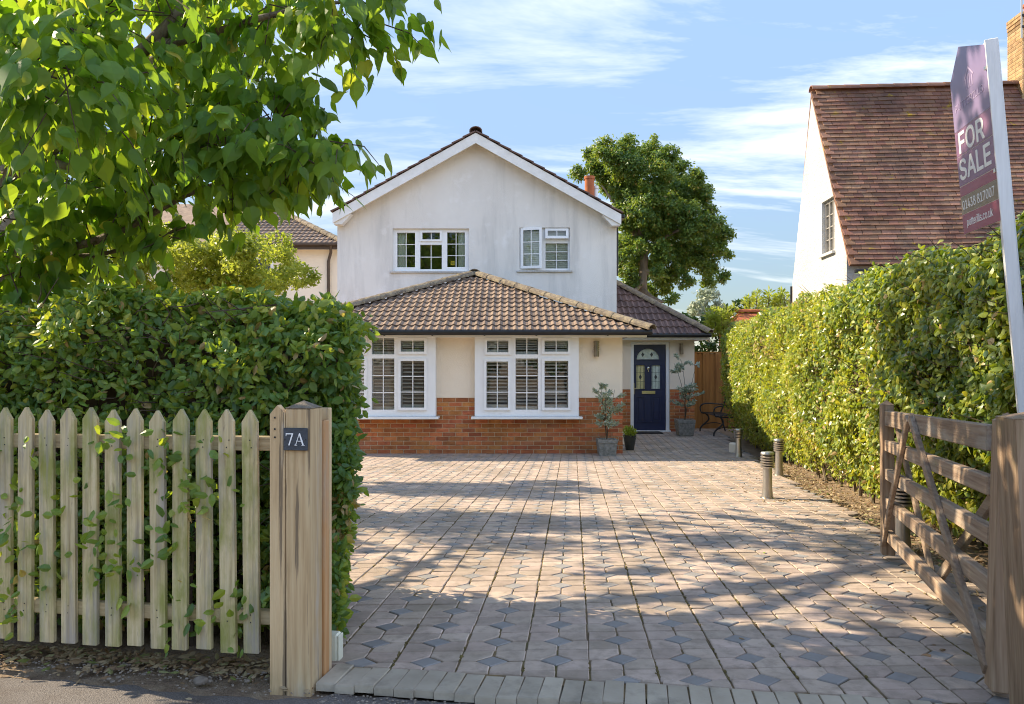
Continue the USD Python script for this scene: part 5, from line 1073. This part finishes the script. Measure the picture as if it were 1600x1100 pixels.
def clump_tree(name, label, loc, lobes, trunk, seed, leaf, mat, dens, limbs=(), tr=.2, sub_n=9, sub_r=.42, group=None, cat='tree', bark='far_trunk'):
    """crown of many small clumps set over the lobes; every clump is a shell of leaves"""
    t = thing(name, label, cat, group=group); rg = np.random.default_rng(seed)
    if trunk is not None: limb(t, trunk, tr, tr * .45, bark, 10, 14, 'trunk')
    for l in limbs: limb(t, l, tr * .5, tr * .12, bark, 7, 12)
    Ps, Ds, Rs = [], [], []
    for c, r in lobes:
        r = np.asarray(r) * np.ones(3); k = sub_n
        cc, dd = lobe_leaves(rg, c, r * .82, k, .55)
        for q in range(k):
            rr = r.mean() * sub_r * rg.uniform(.7, 1.25); n = int(dens * rr * rr * 12)
            p, d = lobe_leaves(rg, cc[q], V3(rr, rr, rr * .75), n, .35); fr_ = rg.uniform(0, 1, n) < .22; p[fr_] = cc[q] + (p[fr_] - cc[q]) * rg.uniform(1.05, 1.6, (fr_.sum(), 1)); Ps.append(p); Ds.append(d); Rs.append(np.clip(rg.normal(.45, .2, n) + rg.normal(0, .12), 0, .96))
    P, D, r = np.vstack(Ps), np.vstack(Ds), np.concatenate(Rs); k = len(P); r[rg.uniform(0, 1, k) < .02] = 1.0
    N = D + V3(0, 0, .5) + rg.normal(0, .5, (k, 3)); A = np.cross(N, rg.normal(0, 1, (k, 3)))
    put_leaves(t, P, A, N, rg.uniform(.75, 1.25, k) * leaf, .85, T_LOW if leaf < .3 and k > 9000 else T_MID, mat, r)
    return t
def oc(X, Y, r, d=27.0): return PX(860 + X / 3.5475, 190 + Y / 3.5475, d), r / 3.5475 / 1150 * d
org = np.random.default_rng(2)
ol_ = [oc(*q, d=27.0 + org.uniform(-1.3, 1.3)) for q in ((300, 165, 85), (430, 130, 80), (560, 145, 80), (655, 185, 70), (150, 290, 52), (300, 280, 95), (450, 260, 105), (600, 290, 95), (805, 310, 62), (700, 400, 90), (820, 430, 85), (560, 430, 105), (420, 420, 85), (880, 500, 52), (955, 625, 62), (820, 600, 80), (680, 600, 95), (540, 600, 85), (430, 580, 60), (400, 740, 60), (430, 850, 60),
        (650, 750, 75), (770, 770, 72), (890, 720, 62), (960, 860, 42), (880, 880, 52), (750, 890, 52), (620, 880, 58), (680, 980, 40), (500, 500, 90), (620, 500, 90), (350, 360, 80), (985, 740, 34), (230, 220, 50), (430, 660, 75), (500, 680, 60), (600, 660, 80), (380, 800, 60), (520, 830, 62), (450, 920, 55), (560, 960, 50), (720, 680, 80), (830, 660, 70), (700, 830, 70), (840, 800, 60), (400, 500, 70), (480, 760, 55), (740, 500, 80), (930, 560, 50))] + [oc(*q, d=27.0 + org.uniform(-1.0, 1.6)) for q in ((350, 220, 80), (500, 200, 85), (600, 220, 80), (700, 260, 70), (740, 340, 75), (400, 340, 90), (520, 350, 95), (640, 360, 90), (500, 420, 95), (640, 470, 95), (760, 500, 80), (440, 500, 85), (560, 560, 90), (680, 560, 90), (780, 620, 75), (860, 560, 60), (900, 640, 60), (620, 720, 75), (720, 750, 75), (830, 740, 65), (560, 780, 55), (660, 850, 60), (410, 660, 62), (470, 620, 62), (250, 260, 60), (220, 170, 45), (800, 370, 62), (850, 380, 50), (940, 700, 50), (900, 800, 50), (470, 800, 50), (590, 830, 55), (450, 900, 50), (540, 930, 50), (640, 930, 50), (500, 690, 50), (400, 690, 55))]
tb = PX(1003, 470, 27)
clump_tree('oak_tree', 'tall dense green tree rising behind the house and its side roof', None, ol_, [(tb[0], 27, 0), (tb[0] + .03, 27, 2.5), PX(1004, 430, 27), PX(1006, 395, 27), PX(995, 330, 27)], 62, .12, 'leaf_oak', 100,
           [[PX(1004, 440, 27), PX(990, 455, 26.6), PX(965, 470, 26.5)], [PX(1005, 400, 27), PX(1040, 370, 27), PX(1090, 350, 27)], [PX(1004, 420, 27), PX(1030, 432, 27), PX(1060, 428, 27)], [PX(1002, 380, 27), PX(970, 330, 27), PX(940, 290, 27)], [PX(1002, 450, 27), PX(1030, 470, 26.5), PX(1060, 462, 26.5)]], tr=.24, sub_n=23, sub_r=.44)
def pxl(lst, d, jit=.4, seed=0):
    g_ = np.random.default_rng(seed); return [(PX(a, b, d + g_.uniform(-jit, jit)), np.array([r, r, r * q]) / 1150 * d) for a, b, r, q in lst]
clump_tree('pale_tree', 'small pale green tree between the tall tree and the right hedge', None, pxl([(1100, 470, 22, 1), (1112, 458, 16, 1), (1085, 485, 20, 1), (1120, 478, 16, 1), (1105, 495, 20, 1)], 30, seed=1), [(8.0, 30, 0), (8.0, 30, 2.0), (7.9, 30, 3.2)], 63, .16, 'leaf_silver', 60, tr=.12)
clump_tree('dark_bush', 'dark green bush low behind the pale tree', None, pxl([(1135, 492, 22, .9), (1160, 480, 18, .8), (1175, 492, 20, .8), (1110, 506, 20, .9), (1085, 512, 22, .9), (1062, 500, 18, .8)], 26, seed=2), None, 64, .16, 'leaf_dark', 70, cat='bush')
clump_tree('dark_bush', 'dark green bush showing between the side roof and the boarded fence', None, pxl([(1095, 540, 18, 1.2), (1112, 535, 18, 1.1), (1128, 545, 20, 1.1)], 19, seed=4), None, 65, .10, 'leaf_dark', 90, cat='bush')
def shoots(name, label, xs, d, y0, seed):
    t = thing(name, label, 'bush'); g_ = np.random.default_rng(seed); Ps, As = [], []
    for px, py in xs:
        b_, e_ = PX(px, y0, d + g_.uniform(-.4, .4)), PX(px + g_.uniform(-3, 3), py, d); e_[1] = b_[1]
        part(t, 'stem', tube(np.linspace(b_, e_, 4), np.linspace(.02, .006, 4), 4), 'twig'); n = 110
        s = g_.uniform(0, 1, (n, 1)); q = b_ + (e_ - b_) * s; a = unit(np.c_[g_.normal(0, 1, (n, 2)), g_.uniform(.2, 1, n)]); Ps.append(q + a * .22 * (1.05 - s) ** .6 * g_.uniform(.3, 1, (n, 1))); As.append(a)
    P, A = np.vstack(Ps), np.vstack(As)
    put_leaves(t, P, A, g_.normal(0, 1, P.shape) + V3(0, -.4, .5), g_.uniform(.10, .16, len(P)), .6, T_LOW, 'leaf_gold', g_.uniform(0, .7, len(P)))
shoots('shooting_bush', 'light green bush of upright shoots above the middle of the right hedge', [(1168 + k * 5.2, 468 - (k * 37 % 16)) for k in range(16)], 20, 510, 66)
shoots('shooting_bush', 'light green bush of upright shoots between side roof and right hedge', [(1108 + k * 5.0, 494 - (k * 29 % 18) - (12 if k == 7 else 0)) for k in range(9)], 19, 530, 67)
# golden shrub behind the left hedge, and a darker tree at the far left
gl_ = pxl([(230, 370, 45, .8), (270, 380, 50, .8), (340, 400, 60, .9), (180, 400, 50, .8), (380, 430, 55, .8), (470, 430, 30, .8), (440, 385, 30, .9), (300, 415, 60, .8), (370, 400, 55, .8), (430, 415, 45, .8), (250, 430, 55, .7), (200, 440, 50, .7), (350, 440, 60, .6), (450, 440, 40, .6), (320, 375, 40, .8), (400, 380, 30, .8), (220, 395, 45, .8), (290, 450, 60, .5), (410, 455, 55, .5)], 9.4, .5, 5)
t_ = clump_tree('golden_shrub', 'bright yellow-green shrub in full sun above the left hedge', None, gl_, [(-3.7, 9.4, .1), (-3.7, 9.4, 1.2), (-3.9, 9.4, 2.2)], 68, .065, 'leaf_gold', 330, tr=.07, cat='shrub', sub_n=10, bark='bark')
dl = pxl([(20, 250, 90, .9), (-60, 330, 100, 1), (60, 380, 90, .8), (140, 420, 70, .7), (0, 440, 90, .8), (130, 320, 70, .8), (80, 200, 80, .9), (-40, 180, 90, .9), (170, 230, 60, .9), (230, 160, 60, .9), (300, 130, 60, .9), (390, 110, 42, .9), (430, 105, 26, .9)], 7.6, .6, 6)
clump_tree('dark_tree', 'darker small-leaved tree filling the gaps behind the large-leaved tree', None, dl, [(-5.3, 7.6, .1), (-5.2, 7.6, 2), (-5.0, 7.6, 3.2)], 69, .075, 'leaf_dark', 230, tr=.16, bark='bark', sub_n=11)

# ------------------------------------------------------------------ right-hand neighbour
a4 = math.radians(4.0); RX_ = V3(math.cos(a4), -math.sin(a4), 0); RD_ = V3(math.sin(a4), math.cos(a4), 0); N0 = V3(5.97, 13.0, 0)
cot = thing('cottage', 'white rendered cottage with a steep clay tiled roof beyond the right hedge', 'house', (N0[0], N0[1], 0), -a4)
zE, zR, hA, hB = 3.60, 7.06, 1.867, 3.12; LN = 7.0
# local frame: x along the eaves, y depth
win = (0.62, 1.28); wz = (1.57 + (567 - 396) / 1150 * 14.0, 1.57 + (567 - 312) / 1150 * 14.0)
gp_ = sg.Polygon([(0.03, -.1), (hB, -.1), (hB, 3.3), (hA, zR - .08), (0.03, zE - .05)])
wh = R(win[0], win[1], *wz)
m = trimesh.util.concatenate([trimesh.creation.extrude_polygon(g_, .22, engine='earcut') for g_ in [gp_.difference(wh)]]); v = np.array(m.vertices)
part(cot, 'gable_wall', (np.c_[v[:, 2] - .045, v[:, 0], v[:, 1]], m.faces), 'render_white')
part(cot, 'wall', bx(.18, LN, .03, .25, -.1, zE - .06), 'render_white')
part(cot, 'wall', bx(.18, LN, hB - .2, hB, -.1, 3.25), 'render_white')
cw = sub(cot, 'window')
def side(poly, x, t, mat, nm):
    for g_ in getattr(poly, 'geoms', [poly]):
        m = trimesh.creation.extrude_polygon(g_, t, engine='earcut'); v = np.array(m.vertices); part(cw, nm, (np.c_[x - .085 + v[:, 2], v[:, 0], v[:, 1]], m.faces), mat)
op = [R(win[0] + .05 + k * .205, win[0] + .225 + k * .205, wz[0] + .05, wz[1] - .05) for k in range(3)]
side(wh.difference(so.unary_union(op)), .10, .06, 'grey_frame', 'frame'); side(R(win[0] - .04, win[1] + .04, wz[0] - .05, wz[0] - .002), -.02, .16, 'render_white', 'sill')
for o_ in op:
    side(o_.buffer(.004, join_style=2), .132, .006, 'pane', 'pane'); b_ = o_.bounds
    for kk in (1, 2, 3): zz = b_[1] + (b_[3] - b_[1]) * kk / 4; side(R(b_[0], b_[2], zz - .008, zz + .008), .115, .012, 'grey_frame', 'glazing_bar')
iw = trimesh.creation.extrude_polygon(gp_.buffer(-.22), .08, engine='earcut'); v = np.array(iw.vertices); part(cot, 'interior_wall', (np.c_[v[:, 2] + .9, v[:, 0], v[:, 1]], iw.faces), 'interior')
def ctile(w, g):
    v, f = bx(.002, w - .002, -.02, g + .02, .002, .018, .002); v[:, 2] += (g - v[:, 1]) * .17; v[:, 2] += .010 * (1 - ((v[:, 0] - w / 2) / (w / 2)) ** 2) * 0; return v, f
A_, B_, C_ = V3(-.06, -.16, zE - .16 * (zR - zE) / hA - .02), V3(LN, -.16, zE - .16 * (zR - zE) / hA - .02), V3(-.06, hA, zR)
croof = roof_sheet(cot, 'roof', [A_, B_, (LN, hA, zR), C_], 'clay_tile', .05); roof_sheet(cot, 'roof', [C_, (LN, hA, zR), (LN, hB + .1, 3.15), (-.02, hB + .03, 3.30)], 'clay_tile', .025)
c4, s4 = math.cos(-a4), math.sin(-a4)
def cot_w(p): return V3(N0[0] + p[0] * c4 - p[1] * s4, N0[1] + p[0] * s4 + p[1] * c4, p[2])
def ckey(p): w_ = cot_w(p); px = 800 + 1150 * w_[0] / w_[1]; py = 567 - 1150 * (w_[2] - EYE) / w_[1]; return (0 if (px < 1600 and py > 0) else 50) + abs(px - 1400) * .02 + w_[1] * .2
cu = uv_poly(A_, B_, C_, [A_, B_, V3(LN, hA, zR), C_])
tiled_plane(croof, A_, B_, C_, cu.intersection(sg.box(0, 0, 4.7, 9)), .165, .107, 'clay_tile', tile=ctile(.165, .107), rg=np.random.default_rng(33), stagger=True, key=ckey, jit=.0022)
ridge_run(croof, (-.06, hA, zR + .0), (LN, hA, zR + .0), .11, 'clay_tile', seg=.32)
part(cot, 'gutter', bx(.0, LN, -.25, -.17, zE - .47, zE - .40, .02), 'gutter')
part(cot, 'downpipe', tube([(-.05, hB + .05, 3.25), (-.05, hB + .05, 2.2)], .03, 8), 'gutter')
ch = sub(cot, 'chimney', 'tall yellow-brown brick chimney stack'); x0, y0_ = 3.90, hA - .22; CW_, CD_, CT_ = .62, .5, 8.45
part(ch, 'stack', bx(x0, x0 + CW_, y0_, y0_ + CD_, 6.4, CT_ - .02), 'mortar')
for r_ in range(27):
    z = 6.45 + r_ * .074; o2 = .02 if r_ in (25, 26) else (.01 if r_ == 24 else 0)
    for fc in (0, 1):
        Lf = CW_ if fc == 0 else CD_; u = -.11 if r_ % 2 else 0
        while u < Lf - .02:
            u0, u1 = max(u, 0) + .004, min(u + .222, Lf) - .004; u += .222
            if u1 - u0 < .03: continue
            if fc == 0: b_ = bx(x0 + u0, x0 + u1, y0_ - .008 - o2, y0_ + .02, z, z + .064, .004)
            else: b_ = bx(x0 - .008 - o2, x0 + .02, y0_ + u0, y0_ + u1, z, z + .064, .004)
            part(ch, 'brick', b_, 'stock_brick')
part(ch, 'pot', lathe([(0, 0), (.13, 0), (.12, .2), (.14, .21), (.14, .26), (.10, .26), (.1, .1), (0, .1)], 16, (x0 + .3, y0_ + .25, CT_ - .02)), 'terracotta', 40)
part(ch, 'flashing', bx(x0 - .04, x0 + CW_ + .04, y0_ - .05, y0_ - .012, 6.38, 6.55, .004), 'lead')
ae = thing('tv_aerial', 'thin aerial mast strapped to the cottage chimney', 'aerial', tuple(cot_w(V3(x0 - .04, y0_ - .03, 7.9))), -a4)
part(ae, 'mast', tube([(0, 0, 0), (0, 0, 1.9)], .016, 8), 'steel'); part(ae, 'bracket', bx(-.01, .06, -.03, .02, .2, .24), 'dark_metal'); part(ae, 'bracket', bx(-.01, .06, -.03, .02, .42, .46), 'dark_metal')
for k in range(5): part(ae, 'element', tube([(-.02 - k * .12, -.25, 1.85), (-.02 - k * .12, .25, 1.85)], .006, 5), 'steel')
part(ae, 'boom', tube([(.1, 0, 1.85), (-.55, 0, 1.85)], .008, 5), 'steel')

# ------------------------------------------------------------------ left-hand neighbour and a low roof far right
lh = thing('neighbour_house', 'cream house with brown hipped roof beyond the left hedge', 'house')
lc = PX(528, 0, 22.0)[0]; le = PX(0, 380, 22)[2]
part(lh, 'wall', bx(-12, lc, 22.0, 30, -.1, le - .05), 'render_cream')
e1, e2 = V3(-12.3, 21.7, le - .04), V3(lc + .22, 21.7, le - .04); pk1, pk2 = V3(lc - 3.4, 25.6, le + 1.95), V3(-12.3, 25.6, le + 1.95)
lr = roof_sheet(lh, 'roof', [e1, e2, pk1, pk2], 'roof_tile', .05); roof_sheet(lh, 'roof', [e2, (e2[0], 30, e2[2]), (pk1[0], 30, pk1[2]), pk1], 'roof_tile', .05)
tiled_plane(lr, e1, e2, pk2, uv_poly(e1, e2, pk2, [e1 + V3(3.6, 0, 0), e2, pk1, pk2 + V3(3.6, 0, 0)]), .30, .30, 'roof_tile', tile=roman_tile(.30, .30, n=8), rg=np.random.default_rng(35), key=lambda p: -p[0])
ridge_run(lr, e2, pk1, .12, seg=.45)
part(lh, 'fascia', bx(-12.3, e2[0], 21.74, 21.78, le - .22, le - .07), 'brown_pipe'); part(lh, 'gutter', bx(-12.3, e2[0] + .03, 21.62, 21.735, le - .12, le - .03, .03), 'brown_pipe'); part(lh, 'soffit', bx(-12.3, e2[0] - .02, 21.782, 21.995, le - .2, le - .18), 'paint_white')
dx = PX(513, 0, 21.9)[0]
part(lh, 'downpipe', tube([(dx + .12, 21.7, le - .1), (dx + .1, 21.8, le - .3), (dx, 21.92, le - .55), (dx, 21.92, .2)], .045, 8), 'brown_pipe', 40)
part(lh, 'window', ext(R(PX(428, 0, 22)[0] - .9, PX(428, 0, 22)[0], 3.6, 4.75), 21.996, .03), 'upvc'); part(lh, 'window_pane', ext(R(PX(428, 0, 22)[0] - .8, PX(428, 0, 22)[0] - .1, 3.7, 4.65), 21.96, .01), 'slate')
gh = thing('garden_shed', 'low garden building with an orange-red tiled roof peeping over the right hedge', 'shed')
q = PX(1172, 502, 18.5)
part(gh, 'wall', bx(q[0] - .25, q[0] + 2.0, 18.5, 20.4, 0, q[2] - .12), 'brick')
part(gh, 'roof', (np.array([(q[0] - .42, 18.3, q[2] - .16), (q[0] + 2.2, 18.3, q[2] - .16), (q[0] + 2.2, 19.4, q[2] + .28), (q[0] + .0, 19.4, q[2] + .28), (q[0] - .42, 20.6, q[2] - .16), (q[0] + 2.2, 20.6, q[2] - .16)]), np.array([(0, 1, 2), (0, 2, 3), (3, 2, 5), (3, 5, 4), (0, 3, 4), (1, 5, 2), (0, 4, 5), (0, 5, 1)])), 'terracotta')
ridge_run(gh, (q[0] - .1, 19.4, q[2] + .28), (q[0] + 2.2, 19.4, q[2] + .28), .09, 'terracotta')

# ------------------------------------------------------------------ litter: fallen leaves, pebbles, dry grass
rg = np.random.default_rng(70)
def on_ground(x, y, dz=0.0): return np.c_[x, y, gz(y) - .03 + dz]
n = 900; x = -.72 - rg.uniform(0, 1, n) * 2.0; y = front(x) + .22 - np.abs(rg.normal(0, .11, n)) + .03; Pf = on_ground(x, y, .012)
n2 = 4600; y2 = 3.2 + rg.uniform(0, 1, n2) ** 1.2 * 9; x2 = right_edge(y2) + np.abs(rg.normal(0, .27, n2)) - .05; P2 = on_ground(x2, y2, .014)
n3 = 220; y3 = 2.9 + rg.uniform(0, 1, n3) * 9; x3 = right_edge(y3) - np.abs(rg.normal(0, .5, n3)) - .02; P3 = on_ground(x3, y3, .034)
n4 = 60; P4 = on_ground(2.78 + rg.normal(0, .18, n4), 7.2 + rg.normal(0, .05, n4), .036)
P = np.vstack([Pf, P2, P3, P4]); k = len(P); A = np.c_[rg.normal(0, 1, (k, 2)), rg.normal(0, .15, k)]; N = np.c_[rg.normal(0, .4, (k, 2)), np.ones(k)]
v, f = leaf_arrays(P, A, N, rg.uniform(.022, .055, k) * np.where(np.arange(k) < n, 1.0, .9), rg.uniform(.5, 1, k), T_MID)
tag(part(None, 'fallen_leaves', (v.reshape(-1, 3), f.reshape(-1, 3)), 'leaf_dry', kind='stuff', rnd=np.repeat(rg.uniform(.15, 1, k), len(T_MID[0]))), 'dry brown fallen leaves strewn under the fence and beside the right hedge', 'leaves')
ico = trimesh.creation.icosphere(0); n = 1500; x = -2.3 + rg.uniform(0, 1, n) * 3.8; y = front(x) - .02 + np.where(x < -.7, .16, .0) - np.abs(rg.normal(0, .10, n)); s = rg.uniform(.0015, .0055, n) * np.where(rg.uniform(0, 1, n) < .04, 2.2, 1)
v = on_ground(x, y, .006)[:, None] + s[:, None, None] * ico.vertices[None] * V3(1.2, 1, .7); f = ico.faces[None] + (np.arange(n) * len(ico.vertices))[:, None, None]
tag(part(None, 'gravel', (v.reshape(-1, 3), f.reshape(-1, 3)), 'grit', kind='stuff', rnd=np.repeat(rg.uniform(0, 1, n), len(ico.vertices))), 'loose grit along the edge of the road and the fence foot', 'grit')
n = 420; x = .12 + rg.beta(2, 2, n) * .62; y = front(x) - .03 - np.abs(rg.normal(0, .03, n)); P = on_ground(x, y, .005); A = np.c_[rg.normal(0, .8, n), rg.normal(-.2, .6, n), rg.uniform(.15, .8, n)]
v, f = leaf_arrays(P, A, rg.normal(0, 1, (n, 3)) + V3(0, -.3, .3), rg.uniform(.02, .05, n), .12, T_LOW)
tag(part(None, 'dry_grass', (v.reshape(-1, 3), f.reshape(-1, 3)), 'leaf_dry', kind='stuff', rnd=np.repeat(rg.uniform(.5, .85, n), 4)), 'straw-coloured dry grass along the middle of the kerb edging', 'grass')
tag(top('pebble', (lambda m: (m.vertices * V3(.028, .02, .017) + V3(-1.17, 2.765, float(gz(2.76)) - .02), m.faces))(trimesh.creation.icosphere(2)), 'grit', 'single pale stone lying at the foot of the picket fence', 'stone', smooth=True))

# ------------------------------------------------------------------ street trees across the road (seen in the window glass)
stl = [(V3(1.7 * math.cos(k * 2.4) * (1 - abs(k - 8) / 14), 1.4 * math.sin(k * 2.4), 2.2 + k * .5), 1.8) for k in range(16)]
st0 = clump_tree('street_tree', 'full-crowned street tree standing across the road from the drive', None, stl, [(0, 0, 0), (.1, 0, 2), (0, .1, 5), (0, 0, 8)], 91, .36, 'leaf_dark', 9, tr=.22, sub_n=8, sub_r=.55, group='street trees across the road')
UsdGeom.Xformable(st0).ClearXformOpOrder(); UsdGeom.Xformable(st0).GetOrderedXformOps()
tag(st0, 'full-crowned street tree standing across the road from the drive')
UsdGeom.XformCommonAPI(st0).SetTranslate(Gf.Vec3d(-6.5, -20.0, .4))
for k, (x, y, a) in enumerate(((-2.0, -22.0, 1.0), (2.6, -20.5, 2.2), (7.4, -22.0, 3.4), (-11.5, -21.0, 4.4))):
    dup(st0, 'street_tree', (x, y, .4), a, 'full-crowned street tree standing across the road from the drive')

# moss and sand that has filled the long joints of the near paving
rg = np.random.default_rng(95); ico = trimesh.creation.icosphere(1); Pm, Sm = [], []
for a in range(-14, 14):
    for _ in range(120):
        c = O0 + DU * ((a + .5) * CW) + DV * ((rg.uniform(0, 1) ** 1.3 * 17 - 1.0) * CP)
        if meshkit.noise(np.array([[c[0] * 2.2, c[1] * 2.2, 5.0]]), 4)[0] < .42 or not in_drive(c) or c[1] > 6.5: continue
        Pm.append(c + V3(rg.normal(0, .003), 0, 0)); Sm.append(rg.uniform(.0025, .0065))
Pm, Sm = np.array(Pm), np.array(Sm); Pm[:, 2] = gz(Pm[:, 1]) - .0015; k = len(Pm)
v = Pm[:, None] + Sm[:, None, None] * ico.vertices[None] * np.c_[rg.uniform(.6, 1.1, k), rg.uniform(1.0, 3.2, k), rg.uniform(.4, .8, k)][:, None]; f = ico.faces[None] + (np.arange(k) * len(ico.vertices))[:, None, None]
tag(part(None, 'moss', (v.reshape(-1, 3), f.reshape(-1, 3)), 'moss', True, kind='stuff'), 'brown-green moss growing in the long joints of the near paving', 'moss')
